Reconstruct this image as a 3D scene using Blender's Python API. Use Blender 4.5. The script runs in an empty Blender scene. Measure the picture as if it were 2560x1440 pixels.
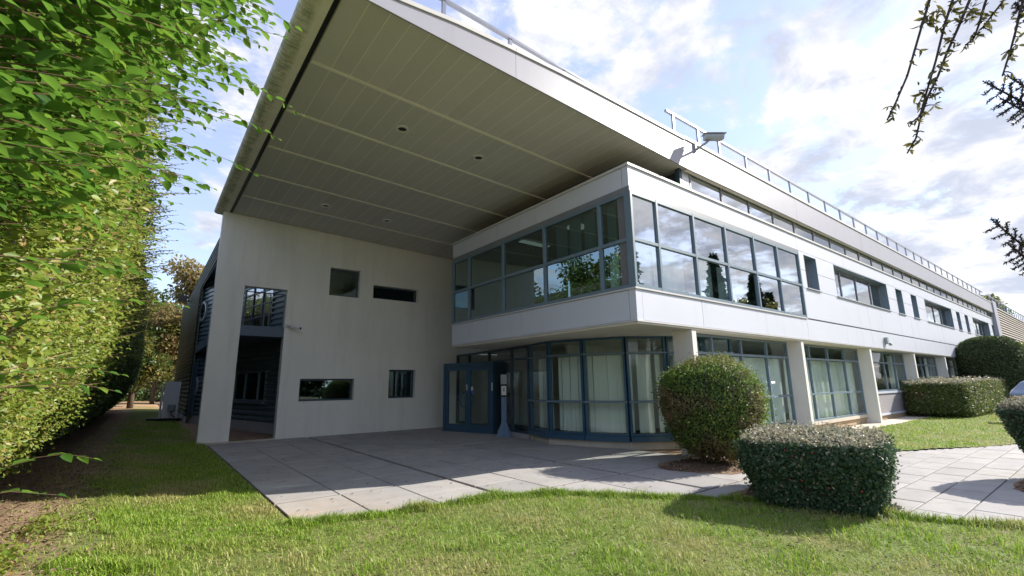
import bpy, bmesh, math, random
import numpy as np
from math import radians, sin, cos, pi, atan2, hypot
from mathutils import Vector, Matrix

random.seed(7)
RNG = np.random.default_rng(11)
D = bpy.data
scene = bpy.context.scene
COL = scene.collection

# ------------------------------------------------------------------ camera, sky, sun, exposure
YAW, PITCH, ROLL, FPX = 0.6595, 0.2023, -0.0119, 1169.3
EYE = 1.5
cam_data = D.cameras.new('camera')
cam = D.objects.new('camera', cam_data)
COL.objects.link(cam)
cam_data.sensor_width = 36.0
cam_data.lens = FPX / 2560.0 * 36.0
cam_data.clip_end = 3000
cam_data.clip_start = 0.05
_f = Vector((sin(YAW) * cos(PITCH), cos(YAW) * cos(PITCH), sin(PITCH)))
_r = Vector((cos(YAW), -sin(YAW), 0))
_u = _r.cross(_f)
_r2 = _r * cos(ROLL) + _u * sin(ROLL)
_u2 = -_r * sin(ROLL) + _u * cos(ROLL)
cam.matrix_world = Matrix(((_r2.x, _u2.x, -_f.x, 0), (_r2.y, _u2.y, -_f.y, 0), (_r2.z, _u2.z, -_f.z, EYE), (0, 0, 0, 1)))
scene.camera = cam

SUN = Vector((1.45, -0.58, 1.0)).normalized()
SKY_STRENGTH = 0.06
world = D.worlds.new('World')
scene.world = world
world.use_nodes = True
wt = world.node_tree
for n in list(wt.nodes):
    wt.nodes.remove(n)
W = lambda t: wt.nodes.new(t)
wo = W('ShaderNodeOutputWorld')
bg = W('ShaderNodeBackground')
bg.inputs['Strength'].default_value = SKY_STRENGTH
sky = W('ShaderNodeTexSky')
sky.sky_type = 'NISHITA'
sky.sun_disc = False
sky.sun_elevation = math.asin(SUN.z)
sky.sun_rotation = atan2(SUN.x, SUN.y)
sky.air_density = 1.0
sky.dust_density = 0.5
sky.ozone_density = 1.6
tc = W('ShaderNodeTexCoord')
sep = W('ShaderNodeSeparateXYZ')
wt.links.new(tc.outputs['Generated'], sep.inputs[0])


def wmath(op, a, b=None, clamp=False):
    n = W('ShaderNodeMath')
    n.operation = op
    n.use_clamp = clamp
    for i, v in enumerate((a, b)):
        if v is None:
            continue
        if isinstance(v, (int, float)):
            n.inputs[i].default_value = v
        else:
            wt.links.new(v, n.inputs[i])
    return n.outputs[0]


zc = wmath('ADD', wmath('MAXIMUM', sep.outputs['Z'], 0.0), 0.22)
px = wmath('DIVIDE', sep.outputs['X'], zc)
py = wmath('DIVIDE', sep.outputs['Y'], zc)
comb = W('ShaderNodeCombineXYZ')
wt.links.new(px, comb.inputs[0])
wt.links.new(py, comb.inputs[1])
comb.inputs[2].default_value = 0.35


def wnoise(scale, detail, rough, off, dist=0.0):
    mp = W('ShaderNodeMapping')
    mp.inputs['Location'].default_value = off
    wt.links.new(comb.outputs[0], mp.inputs['Vector'])
    n = W('ShaderNodeTexNoise')
    n.inputs['Scale'].default_value = scale
    n.inputs['Detail'].default_value = detail
    n.inputs['Roughness'].default_value = rough
    n.inputs['Distortion'].default_value = dist
    wt.links.new(mp.outputs[0], n.inputs['Vector'])
    return n.outputs['Fac']


def wramp(v, lo, hi):
    m = W('ShaderNodeMapRange')
    m.interpolation_type = 'SMOOTHSTEP'
    m.inputs['From Min'].default_value = lo
    m.inputs['From Max'].default_value = hi
    wt.links.new(v, m.inputs['Value'])
    return m.outputs[0]


big = wnoise(1.1, 2.0, 0.5, (1.2, 9.1, 0.0))
mid = wnoise(4.2, 8.0, 0.62, (11.0, 3.0, 0.0), 0.3)
fine = wnoise(7.5, 6.0, 0.6, (4.0, 2.0, 0.0))
cov = wmath('ADD', wmath('MULTIPLY', big, 0.55), wmath('ADD', wmath('MULTIPLY', mid, 0.75), wmath('MULTIPLY', fine, 0.18)))
# the overcast bank lies towards the sun's side; clear patches on the other
toward = wmath('SUBTRACT', wmath('MULTIPLY', sep.outputs['X'], 0.8), wmath('MULTIPLY', sep.outputs['Y'], 0.45))
cov = wmath('ADD', cov, wmath('MULTIPLY', wmath('SUBTRACT', toward, 0.25), 0.12))
cov = wmath('ADD', cov, wmath('MULTIPLY', wmath('SUBTRACT', 0.45, sep.outputs['Z']), 0.05))
cmask = wramp(cov, 0.665, 0.79)
shade = wnoise(4.6, 6.0, 0.6, (7.0, 7.0, 0.0), 0.3)
shade = wramp(shade, 0.36, 0.66)
ccol = W('ShaderNodeMixRGB')
wt.links.new(shade, ccol.inputs['Fac'])
CL = 0.385 / SKY_STRENGTH
ccol.inputs['Color1'].default_value = (0.56 * CL, 0.605 * CL, 0.73 * CL, 1)
ccol.inputs['Color2'].default_value = (1.0 * CL, 0.985 * CL, 1.0 * CL, 1)
skyc = W('ShaderNodeMixRGB')
skyc.blend_type = 'ADD'
skyc.inputs['Fac'].default_value = 1.0
wt.links.new(sky.outputs[0], skyc.inputs['Color1'])
skyc.inputs['Color2'].default_value = (0.11 / SKY_STRENGTH, 0.112 / SKY_STRENGTH, 0.16 / SKY_STRENGTH, 1)
mixs = W('ShaderNodeMixRGB')
wt.links.new(wmath('MULTIPLY', cmask, 0.97), mixs.inputs['Fac'])
wt.links.new(skyc.outputs[0], mixs.inputs['Color1'])
wt.links.new(ccol.outputs[0], mixs.inputs['Color2'])
wt.links.new(mixs.outputs[0], bg.inputs['Color'])
wt.links.new(bg.outputs[0], wo.inputs[0])

sd = D.lights.new('sun', 'SUN')
sd.energy = 2.85
sd.angle = radians(0.6)
sd.color = (1.0, 0.945, 0.86)
sun = D.objects.new('sun', sd)
COL.objects.link(sun)
sun.location = (40, -10, 30)
sun.rotation_euler = SUN.to_track_quat('Z', 'Y').to_euler()

scene.view_settings.view_transform = 'Standard'
scene.view_settings.look = 'None'
scene.view_settings.exposure = 1.62
scene.view_settings.gamma = 1.0
scene.view_settings.use_curve_mapping = False
scene.cycles.use_denoising = True
scene.cycles.max_bounces = 10
scene.cycles.transparent_max_bounces = 24
scene.cycles.sample_clamp_indirect = 6


# ------------------------------------------------------------------ materials
def new_mat(name):
    m = D.materials.new(name)
    m.use_nodes = True
    nt = m.node_tree
    for n in list(nt.nodes):
        nt.nodes.remove(n)
    out = nt.nodes.new('ShaderNodeOutputMaterial')
    return m, nt, out


class NT:
    def __init__(s, nt):
        s.nt = nt

    def n(s, t, **kw):
        x = s.nt.nodes.new(t)
        for k, v in kw.items():
            setattr(x, k, v)
        return x

    def l(s, a, b):
        s.nt.links.new(a, b)

    def noise(s, scale, detail=5, rough=0.6, stretch=None, dist=0.0, coord='Object'):
        t = s.n('ShaderNodeTexCoord')
        v = t.outputs[coord]
        if stretch:
            mp = s.n('ShaderNodeMapping')
            mp.inputs['Scale'].default_value = stretch
            s.l(v, mp.inputs['Vector'])
            v = mp.outputs[0]
        x = s.n('ShaderNodeTexNoise')
        x.inputs['Scale'].default_value = scale
        x.inputs['Detail'].default_value = detail
        x.inputs['Roughness'].default_value = rough
        x.inputs['Distortion'].default_value = dist
        s.l(v, x.inputs['Vector'])
        return x.outputs['Fac']

    def ramp(s, v, lo, hi, a=0.0, b=1.0):
        m = s.n('ShaderNodeMapRange')
        m.inputs['From Min'].default_value = lo
        m.inputs['From Max'].default_value = hi
        m.inputs['To Min'].default_value = a
        m.inputs['To Max'].default_value = b
        s.l(v, m.inputs['Value'])
        return m.outputs[0]

    def math(s, op, a, b):
        m = s.n('ShaderNodeMath', operation=op)
        for i, v in enumerate((a, b)):
            if isinstance(v, (int, float)):
                m.inputs[i].default_value = v
            else:
                s.l(v, m.inputs[i])
        return m.outputs[0]

    def mix(s, fac, a, b, blend='MIX'):
        m = s.n('ShaderNodeMixRGB', blend_type=blend)
        for i, v in enumerate((fac, a, b)):
            if isinstance(v, (int, float)):
                m.inputs[i].default_value = v
            elif isinstance(v, tuple):
                m.inputs[i].default_value = (*v, 1)
            else:
                s.l(v, m.inputs[i])
        return m.outputs[0]

    def bump(s, h, strength, dist=0.02):
        b = s.n('ShaderNodeBump')
        b.inputs['Strength'].default_value = strength
        b.inputs['Distance'].default_value = dist
        s.l(h, b.inputs['Height'])
        return b.outputs[0]


def plain(name, col, rough=0.6, var=0.12, scale=3.0, metallic=0.0, spec=0.5, bump=0.0, bscale=40.0, stretch=None, dirt=None, dirt_amt=0.0,
          dirt_scale=2.0, dirt_stretch=None, dirt_lo=0.5, dirt_hi=0.75, obj_rand=0.0):
    m, nt, out = new_mat(name)
    N = NT(nt)
    p = N.n('ShaderNodeBsdfPrincipled')
    p.inputs['Roughness'].default_value = rough
    p.inputs['Metallic'].default_value = metallic
    p.inputs['Specular IOR Level'].default_value = spec
    nz = N.noise(scale, 5, 0.6, stretch)
    c = N.mix(N.ramp(nz, 0.3, 0.7), tuple(x * (1 - var) for x in col), tuple(min(1, x * (1 + var)) for x in col))
    if dirt:
        dn = N.noise(dirt_scale, 7, 0.65, dirt_stretch)
        c = N.mix(N.ramp(dn, dirt_lo, dirt_hi, 0, dirt_amt), c, dirt)
    if obj_rand:
        oi = N.n('ShaderNodeObjectInfo')
        g = N.ramp(oi.outputs['Random'], 0, 1, 1 - obj_rand, 1 + obj_rand)
        cc = N.n('ShaderNodeCombineXYZ')
        for i in range(3):
            N.l(g, cc.inputs[i])
        c = N.mix(1.0, c, cc.outputs[0], 'MULTIPLY')
    N.l(c, p.inputs['Base Color'])
    if bump:
        N.l(N.bump(N.noise(bscale, 6, 0.6), bump), p.inputs['Normal'])
    N.l(p.outputs[0], out.inputs['Surface'])
    return m


def leaf_mat(name, c1, c2, c3=None, rough=0.42, trans=0.45, patch=None, patch_scale=1.2, patch_lo=0.5, patch_hi=0.62):
    """colour varies from leaf to leaf with the mesh attribute 'rnd'"""
    m, nt, out = new_mat(name)
    N = NT(nt)
    at = N.n('ShaderNodeAttribute')
    at.attribute_name = 'rnd'
    oi = N.n('ShaderNodeObjectInfo')
    fac = N.math('FRACT', N.math('ADD', at.outputs['Fac'], oi.outputs['Random']), 0.0)
    c = N.mix(fac, c1, c2)
    if c3:
        c = N.mix(N.ramp(fac, 0.86, 0.92), c, c3)
    if patch:
        pn = N.noise(patch_scale, 3, 0.6)
        c = N.mix(N.math('MULTIPLY', N.ramp(pn, patch_lo, patch_hi), N.ramp(fac, 0.1, 0.5, 0.55, 1.0)), c, patch)
    p = N.n('ShaderNodeBsdfPrincipled')
    p.inputs['Roughness'].default_value = rough
    p.inputs['Specular IOR Level'].default_value = 0.45
    N.l(c, p.inputs['Base Color'])
    t = N.n('ShaderNodeBsdfTranslucent')
    tcol = N.mix(0.6, c, tuple(min(1, x * 1.5) for x in c2))
    N.l(tcol, t.inputs['Color'])
    mx = N.n('ShaderNodeMixShader')
    mx.inputs[0].default_value = trans
    N.l(p.outputs[0], mx.inputs[1])
    N.l(t.outputs[0], mx.inputs[2])
    N.l(mx.outputs[0], out.inputs['Surface'])
    return m


def glass_mat(name, tint, ior, rough=0.0, refl=(0.95, 0.97, 1.0), wavy=0.0):
    m, nt, out = new_mat(name)
    N = NT(nt)
    fr = N.n('ShaderNodeFresnel')
    fr.inputs['IOR'].default_value = ior
    tr = N.n('ShaderNodeBsdfTransparent')
    tr.inputs['Color'].default_value = (*tint, 1)
    gl = N.n('ShaderNodeBsdfGlossy')
    gl.inputs['Color'].default_value = (*refl, 1)
    gl.inputs['Roughness'].default_value = rough
    if wavy:
        b = N.bump(N.noise(1.3, 2, 0.5), wavy, 0.02)
        N.l(b, gl.inputs['Normal'])
    mx = N.n('ShaderNodeMixShader')
    gm = N.n('ShaderNodeNewGeometry')      # only the outer face of the pane mirrors
    N.l(N.math('MULTIPLY', fr.outputs[0], N.math('SUBTRACT', 1.0, gm.outputs['Backfacing'])), mx.inputs[0])
    N.l(tr.outputs[0], mx.inputs[1])
    N.l(gl.outputs[0], mx.inputs[2])
    N.l(mx.outputs[0], out.inputs['Surface'])
    return m


M = {}
M['render'] = plain('render', (0.83, 0.81, 0.745), 0.85, 0.04, 0.6, bump=0.12, bscale=90, dirt=(0.50, 0.48, 0.43), dirt_amt=0.38,
                    dirt_scale=1.0, dirt_stretch=(2.4, 1, 0.28), dirt_lo=0.48, dirt_hi=0.8)
M['fin'] = plain('fin', (0.74, 0.715, 0.66), 0.8, 0.05, 1.2, bump=0.1, bscale=70)
M['panel'] = plain('panel', (0.60, 0.62, 0.69), 0.42, 0.02, 0.7, spec=0.4, dirt=(0.36, 0.36, 0.39), dirt_amt=0.45, dirt_scale=1.6,
                   dirt_stretch=(2.2, 2.2, 0.18), dirt_lo=0.56, dirt_hi=0.8, obj_rand=0.012)
M['fascia'] = plain('fascia', (0.36, 0.355, 0.40), 0.4, 0.025, 0.5, spec=0.45, dirt=(0.25, 0.245, 0.25), dirt_amt=0.4, dirt_scale=1.1,
                    dirt_stretch=(1.5, 1.5, 0.25), dirt_lo=0.55, dirt_hi=0.82, obj_rand=0.012)
M['coping'] = plain('coping', (0.56, 0.55, 0.54), 0.45, 0.08, 2.0, spec=0.5, dirt=(0.25, 0.23, 0.2), dirt_amt=0.5, dirt_scale=3, dirt_lo=0.6, dirt_hi=0.8)
M['backing'] = plain('backing', (0.16, 0.16, 0.17), 0.8, 0.1)
M['soffit'] = plain('soffit', (0.60, 0.585, 0.57), 0.75, 0.05, 0.8, spec=0.2, dirt=(0.24, 0.23, 0.19), dirt_amt=0.35, dirt_scale=1.5, dirt_lo=0.58,
                    dirt_hi=0.8, obj_rand=0.03)
M['seam'] = plain('seam', (0.82, 0.80, 0.72), 0.7, 0.05)
M['undersoffit'] = plain('undersoffit', (0.72, 0.68, 0.60), 0.8, 0.04, 1.0)
M['frame'] = plain('frame', (0.155, 0.215, 0.265), 0.38, 0.06, 5, spec=0.5)
M['frame_dark'] = plain('frame_dark', (0.03, 0.062, 0.085), 0.4, 0.08, 5)
M['frame_grey'] = plain('frame_grey', (0.20, 0.21, 0.23), 0.4, 0.06, 5)
M['door'] = plain('door', (0.038, 0.095, 0.155), 0.38, 0.06, 5)
M['alu'] = plain('alu', (0.50, 0.51, 0.53), 0.32, 0.06, 6, metallic=0.6)
M['rail'] = plain('rail', (0.24, 0.255, 0.31), 0.35, 0.08, 6, metallic=0.35)
M['navy'] = plain('navy', (0.10, 0.155, 0.19), 0.33, 0.15, 2, spec=0.6)
M['green_clad'] = plain('green_clad', (0.085, 0.105, 0.08), 0.5, 0.12, 2, spec=0.25)
M['slab_blue'] = plain('slab_blue', (0.06, 0.095, 0.145), 0.45, 0.08, 2)
M['plinth_grey'] = plain('plinth_grey', (0.40, 0.40, 0.40), 0.85, 0.08, 2, bump=0.15)
M['plinth_tan'] = plain('plinth_tan', (0.50, 0.36, 0.22), 0.85, 0.1, 2, bump=0.15, dirt=(0.25, 0.15, 0.08), dirt_amt=0.5, dirt_scale=2.5, dirt_lo=0.5, dirt_hi=0.75)
M['plinth_pale'] = plain('plinth_pale', (0.55, 0.49, 0.40), 0.85, 0.08, 2, bump=0.15, dirt=(0.3, 0.24, 0.16), dirt_amt=0.5, dirt_scale=2.5, dirt_lo=0.5, dirt_hi=0.75)
M['pebble_panel'] = plain('pebble_panel', (0.30, 0.28, 0.29), 0.8, 0.5, 60, bump=0.5, bscale=60)
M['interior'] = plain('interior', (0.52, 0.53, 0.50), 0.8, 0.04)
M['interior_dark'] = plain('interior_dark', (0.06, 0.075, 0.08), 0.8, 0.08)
M['blind'] = leaf_mat('blind', (0.76, 0.82, 0.77), (0.84, 0.88, 0.83), rough=0.7, trans=0.22)
M['glass'] = glass_mat('glass', (0.95, 0.985, 0.965), 1.55, refl=(0.9, 0.95, 0.97))
M['glass_b'] = glass_mat('glass_b', (0.80, 0.88, 0.89), 6.0, refl=(0.93, 0.96, 1.0), wavy=0.02)
M['glass_dark'] = glass_mat('glass_dark', (0.42, 0.54, 0.55), 3.3, refl=(0.72, 0.92, 0.95), wavy=0.02)
M['black'] = plain('black', (0.012, 0.012, 0.013), 0.45, 0.1)
M['white_plastic'] = plain('white_plastic', (0.72, 0.72, 0.72), 0.4, 0.03)
M['grey_plastic'] = plain('grey_plastic', (0.30, 0.33, 0.34), 0.4, 0.06)
M['stand_blue'] = plain('stand_blue', (0.20, 0.30, 0.43), 0.45, 0.08, 4)
M['purple'] = plain('purple', (0.16, 0.13, 0.50), 0.5, 0.1)
M['bark'] = plain('bark', (0.085, 0.06, 0.042), 0.9, 0.35, 9, bump=0.5, bscale=30, stretch=(1, 1, 0.25))
M['twig'] = plain('twig', (0.12, 0.075, 0.035), 0.75, 0.3, 20)
M['twig_dark'] = plain('twig_dark', (0.035, 0.025, 0.024), 0.8, 0.3, 20)
M['louvre'] = plain('louvre', (0.42, 0.38, 0.33), 0.5, 0.06, 3)

# rounded concrete nose of the roof: moss and run-off streaks
m, nt, out = new_mat('mossy_concrete')
N = NT(nt)
p = N.n('ShaderNodeBsdfPrincipled')
p.inputs['Roughness'].default_value = 0.85
moss = N.noise(1.3, 8, 0.72, (5.0, 1.4, 2.6), 0.8)
streak = N.noise(3.0, 7, 0.7, (0.9, 6.0, 0.9), 0.4)
c = N.mix(N.ramp(N.noise(4, 5, 0.6), 0.3, 0.7), (0.74, 0.71, 0.62), (0.82, 0.79, 0.71))
geo = N.n('ShaderNodeTexCoord')
sx = N.n('ShaderNodeSeparateXYZ')
N.l(geo.outputs['Object'], sx.inputs[0])
band = N.math('MULTIPLY', N.ramp(sx.outputs['X'], 1.34, 1.26), 1.0)
c = N.mix(N.math('MULTIPLY', N.ramp(moss, 0.42, 0.62), band), c, (0.44, 0.47, 0.34))
c = N.mix(N.math('MULTIPLY', N.ramp(streak, 0.47, 0.64), N.math('MULTIPLY', band, 0.7)), c, (0.17, 0.18, 0.11))
N.l(c, p.inputs['Base Color'])
N.l(N.bump(N.noise(30, 6, 0.6), 0.3), p.inputs['Normal'])
N.l(p.outputs[0], out.inputs['Surface'])
M['nose'] = m

# paving stone: tone per slab, lichen and damp stains
m, nt, out = new_mat('paving')
N = NT(nt)
p = N.n('ShaderNodeBsdfPrincipled')
p.inputs['Roughness'].default_value = 0.85
oi = N.n('ShaderNodeObjectInfo')
t = N.n('ShaderNodeTexCoord')
geo = N.n('ShaderNodeNewGeometry')
mp = N.n('ShaderNodeMapping')
N.l(geo.outputs['Position'], mp.inputs['Vector'])


def pn(scale, detail=6, rough=0.65):
    x = N.n('ShaderNodeTexNoise')
    x.inputs['Scale'].default_value = scale
    x.inputs['Detail'].default_value = detail
    x.inputs['Roughness'].default_value = rough
    N.l(mp.outputs[0], x.inputs['Vector'])
    return x.outputs['Fac']


c = N.mix(oi.outputs['Random'], (0.34, 0.325, 0.315), (0.435, 0.41, 0.385))
c = N.mix(N.ramp(pn(0.55), 0.42, 0.66, 0, 0.7), c, (0.33, 0.325, 0.33))
c = N.mix(N.ramp(pn(2.3, 8, 0.7), 0.46, 0.68, 0, 0.65), c, (0.25, 0.235, 0.22))
c = N.mix(N.ramp(pn(30, 4), 0.35, 0.65, 0, 0.25), c, (0.30, 0.28, 0.26))
sx = N.n('ShaderNodeSeparateXYZ')
N.l(geo.outputs['Position'], sx.inputs[0])
edge = N.math('MULTIPLY', N.ramp(sx.outputs['X'], 3.2, 1.6), N.ramp(sx.outputs['Y'], 7.6, 5.8))
c = N.mix(N.math('MULTIPLY', edge, N.ramp(pn(1.6), 0.36, 0.6)), c, (0.47, 0.35, 0.24))
N.l(c, p.inputs['Base Color'])
N.l(N.bump(pn(45, 5), 0.25, 0.01), p.inputs['Normal'])
N.l(p.outputs[0], out.inputs['Surface'])
M['paving'] = m

# soil and lawn base
m, nt, out = new_mat('soil')
N = NT(nt)
p = N.n('ShaderNodeBsdfPrincipled')
p.inputs['Roughness'].default_value = 0.95
c = N.mix(N.ramp(N.noise(2.2, 7, 0.7), 0.35, 0.65), (0.19, 0.115, 0.068), (0.36, 0.25, 0.16))
c = N.mix(N.ramp(N.noise(25, 4, 0.7), 0.5, 0.7, 0, 0.6), c, (0.09, 0.055, 0.035))
N.l(c, p.inputs['Base Color'])
N.l(N.bump(N.noise(22, 8, 0.7), 0.9, 0.04), p.inputs['Normal'])
N.l(p.outputs[0], out.inputs['Surface'])
M['soil'] = m

m, nt, out = new_mat('lawn_base')
N = NT(nt)
p = N.n('ShaderNodeBsdfPrincipled')
p.inputs['Roughness'].default_value = 0.95
g1 = N.mix(N.ramp(N.noise(14, 6, 0.7), 0.3, 0.7), (0.08, 0.12, 0.018), (0.20, 0.25, 0.05))
dry = N.mix(N.ramp(N.noise(20, 6, 0.7), 0.3, 0.7), (0.16, 0.12, 0.05), (0.34, 0.29, 0.14))
c = N.mix(N.ramp(N.noise(0.8, 5, 0.65), 0.45, 0.66, 0, 0.8), g1, dry)
t = N.n('ShaderNodeTexCoord')
sx = N.n('ShaderNodeSeparateXYZ')
N.l(t.outputs['Object'], sx.inputs[0])
wob = N.math('ADD', sx.outputs['X'], N.math('MULTIPLY', N.noise(1.6, 5, 0.6), 0.7))
soilc = N.mix(N.ramp(N.noise(5, 7, 0.7), 0.35, 0.65), (0.19, 0.115, 0.068), (0.38, 0.265, 0.17))
c = N.mix(N.ramp(wob, 0.0, -0.3), c, soilc)
farl = N.math('MULTIPLY', N.ramp(sx.outputs['Y'], 40, 47), N.ramp(N.noise(0.35, 4, 0.6), 0.35, 0.5))
c = N.mix(farl, c, (0.42, 0.26, 0.13))
N.l(c, p.inputs['Base Color'])
N.l(N.bump(N.noise(30, 7, 0.7), 0.8, 0.03), p.inputs['Normal'])
N.l(p.outputs[0], out.inputs['Surface'])
M['lawn_base'] = m

# grass blades: green to straw with the ground's dry patches
m, nt, out = new_mat('grass_blade')
N = NT(nt)
at = N.n('ShaderNodeAttribute')
at.attribute_name = 'rnd'
c = N.mix(at.outputs['Fac'], (0.13, 0.26, 0.02), (0.37, 0.51, 0.065))
dryc = N.mix(at.outputs['Fac'], (0.34, 0.30, 0.10), (0.58, 0.53, 0.25))
at2 = N.n('ShaderNodeAttribute')
at2.attribute_name = 'dry'
c = N.mix(at2.outputs['Fac'], c, dryc)
p = N.n('ShaderNodeBsdfPrincipled')
p.inputs['Roughness'].default_value = 0.5
p.inputs['Specular IOR Level'].default_value = 0.3
N.l(c, p.inputs['Base Color'])
t = N.n('ShaderNodeBsdfTranslucent')
N.l(c, t.inputs['Color'])
mx = N.n('ShaderNodeMixShader')
mx.inputs[0].default_value = 0.4
N.l(p.outputs[0], mx.inputs[1])
N.l(t.outputs[0], mx.inputs[2])
N.l(mx.outputs[0], out.inputs['Surface'])
M['grass_blade'] = m

M['leaf_big'] = leaf_mat('leaf_big', (0.04, 0.12, 0.018), (0.12, 0.235, 0.03), (0.24, 0.34, 0.04), rough=0.35, trans=0.5)
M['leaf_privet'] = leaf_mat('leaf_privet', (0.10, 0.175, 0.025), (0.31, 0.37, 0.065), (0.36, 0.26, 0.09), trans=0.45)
M['leaf_far_hedge'] = leaf_mat('leaf_far_hedge', (0.05, 0.095, 0.03), (0.11, 0.17, 0.04), trans=0.3)  # darker than the sunlit hedge's leaf: shade of the far stretch painted in
M['leaf_ball'] = leaf_mat('leaf_ball', (0.05, 0.115, 0.022), (0.16, 0.25, 0.035), (0.32, 0.34, 0.07), trans=0.3, rough=0.55,
                          patch=(0.23, 0.155, 0.085), patch_scale=1.1, patch_lo=0.46, patch_hi=0.54)
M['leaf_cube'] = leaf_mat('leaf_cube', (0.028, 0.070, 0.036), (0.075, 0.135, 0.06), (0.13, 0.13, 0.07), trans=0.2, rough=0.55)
M['leaf_grey_sunlit'] = leaf_mat('leaf_grey_sunlit', (0.16, 0.16, 0.09), (0.40, 0.37, 0.27), (0.46, 0.44, 0.34), trans=0.25, rough=0.5)  # dry grey leaf, paled further to paint sunlight on the clipped tops
M['leaf_long'] = leaf_mat('leaf_long', (0.06, 0.10, 0.025), (0.15, 0.20, 0.05), (0.28, 0.24, 0.12), trans=0.3, rough=0.55,
                          patch=(0.22, 0.15, 0.06), patch_scale=1.3, patch_lo=0.55, patch_hi=0.66)
M['leaf_dome'] = leaf_mat('leaf_dome', (0.03, 0.065, 0.022), (0.085, 0.13, 0.04), (0.19, 0.16, 0.06), trans=0.25, rough=0.55)
M['leaf_autumn'] = leaf_mat('leaf_autumn', (0.15, 0.17, 0.06), (0.34, 0.26, 0.11), (0.36, 0.21, 0.12), trans=0.4)
M['leaf_olive'] = leaf_mat('leaf_olive', (0.075, 0.10, 0.02), (0.20, 0.20, 0.05), (0.32, 0.22, 0.06), trans=0.35)
M['leaf_tree'] = leaf_mat('leaf_tree', (0.03, 0.06, 0.015), (0.09, 0.14, 0.03), trans=0.35)
M['leaf_conifer'] = leaf_mat('leaf_conifer', (0.018, 0.035, 0.018), (0.045, 0.07, 0.03), trans=0.15)
M['leaf_spruce'] = leaf_mat('leaf_spruce', (0.035, 0.042, 0.035), (0.075, 0.07, 0.055), (0.11, 0.06, 0.06), trans=0.1)
M['leaf_curled'] = leaf_mat('leaf_curled', (0.05, 0.05, 0.02), (0.16, 0.15, 0.04), trans=0.3)
M['core'] = plain('core', (0.028, 0.030, 0.014), 0.95, 0.4, 6, bump=0.6, bscale=18)  # solid dark filler added inside foliage to block light, for dense twigs
M['chips'] = leaf_mat('chips', (0.10, 0.06, 0.045), (0.24, 0.15, 0.11), (0.30, 0.22, 0.15), trans=0.0, rough=0.9)
M['berry'] = plain('berry', (0.32, 0.03, 0.02), 0.4, 0.1)


def emit(name, col, s):
    m, nt, out = new_mat(name)
    e = nt.nodes.new('ShaderNodeEmission')
    e.inputs['Color'].default_value = (*col, 1)
    e.inputs['Strength'].default_value = s
    nt.links.new(e.outputs[0], out.inputs['Surface'])
    return m


M['lamp_lit'] = emit('lamp_lit', (1.0, 0.95, 0.8), 0.15)


# ------------------------------------------------------------------ mesh building helpers
class LF:
    """local frame: s along a wall, d outward from it, z up"""

    def __init__(self, o, u, n):
        self.o = o
        self.u = u
        self.n = n
        self.flip = (u[0] * n[1] - u[1] * n[0]) < 0

    def __call__(self, s, d, z):
        return (self.o[0] + self.u[0] * s + self.n[0] * d, self.o[1] + self.u[1] * s + self.n[1] * d, z)


WORLD = None


class MB:
    def __init__(self, lf=None):
        self.v = []
        self.f = []
        self.lf = lf
        self.flip = bool(lf and lf.flip)

    def vert(self, a):
        self.v.append(self.lf(*a) if self.lf else tuple(a))
        return len(self.v) - 1

    def face(self, ids):
        self.f.append(tuple(reversed(ids)) if self.flip else tuple(ids))

    def box(self, x0, x1, y0, y1, z0, z1):
        if x1 < x0: x0, x1 = x1, x0
        if y1 < y0: y0, y1 = y1, y0
        if z1 < z0: z0, z1 = z1, z0
        i = [self.vert(a) for a in ((x0, y0, z0), (x1, y0, z0), (x1, y1, z0), (x0, y1, z0), (x0, y0, z1), (x1, y0, z1), (x1, y1, z1), (x0, y1, z1))]
        for q in ((0, 3, 2, 1), (4, 5, 6, 7), (0, 1, 5, 4), (1, 2, 6, 5), (2, 3, 7, 6), (3, 0, 4, 7)):
            self.face([i[k] for k in q])
        return self

    def quad(self, a, b, c, d):
        self.face([self.vert(p) for p in (a, b, c, d)])
        return self

    def prism(self, poly, axis, a, b):
        """poly: list of 2D points counter-clockwise seen from +axis; extruded from a to b"""
        def pt(p, t):
            if axis == 'y': return (p[0], t, p[1])
            if axis == 'z': return (p[0], p[1], t)
            return (t, p[0], p[1])
        n = len(poly)
        A = [self.vert(pt(p, a)) for p in poly]
        B = [self.vert(pt(p, b)) for p in poly]
        inv = axis == 'y'
        caps = [list(reversed(A)), B]
        sides = [[A[k], A[(k + 1) % n], B[(k + 1) % n], B[k]] for k in range(n)]
        for q in caps + sides:
            self.face(list(reversed(q)) if inv else q)
        return self

    def tube(self, pts, r, n=8, r_end=None):
        pts = [Vector(p) for p in pts]
        rings = []
        m = len(pts)
        up = Vector((0, 0, 1))
        for k, p in enumerate(pts):
            t = (pts[min(k + 1, m - 1)] - pts[max(k - 1, 0)]).normalized()
            a = t.cross(up)
            if a.length < 1e-3:
                a = t.cross(Vector((1, 0, 0)))
            a.normalize()
            b = a.cross(t)
            rr = r if r_end is None else r + (r_end - r) * k / (m - 1)
            rings.append([self.vert(tuple(p + (a * cos(2 * pi * j / n) + b * sin(2 * pi * j / n)) * rr)) for j in range(n)])
        for k in range(m - 1):
            for j in range(n):
                self.face([rings[k][j], rings[k + 1][j], rings[k + 1][(j + 1) % n], rings[k][(j + 1) % n]])
        self.face(rings[0])
        self.face(list(reversed(rings[-1])))
        return self

    def mesh(self, name, mat, smooth=False):
        me = D.meshes.new(name)
        me.from_pydata(self.v, [], self.f)
        if mat: me.materials.append(mat)
        if smooth: me.shade_smooth()
        return me

    def build(self, name, mat, parent=None, smooth=False, kind=None):
        return link(name, self.mesh(name, mat, smooth), parent, kind)


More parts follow.
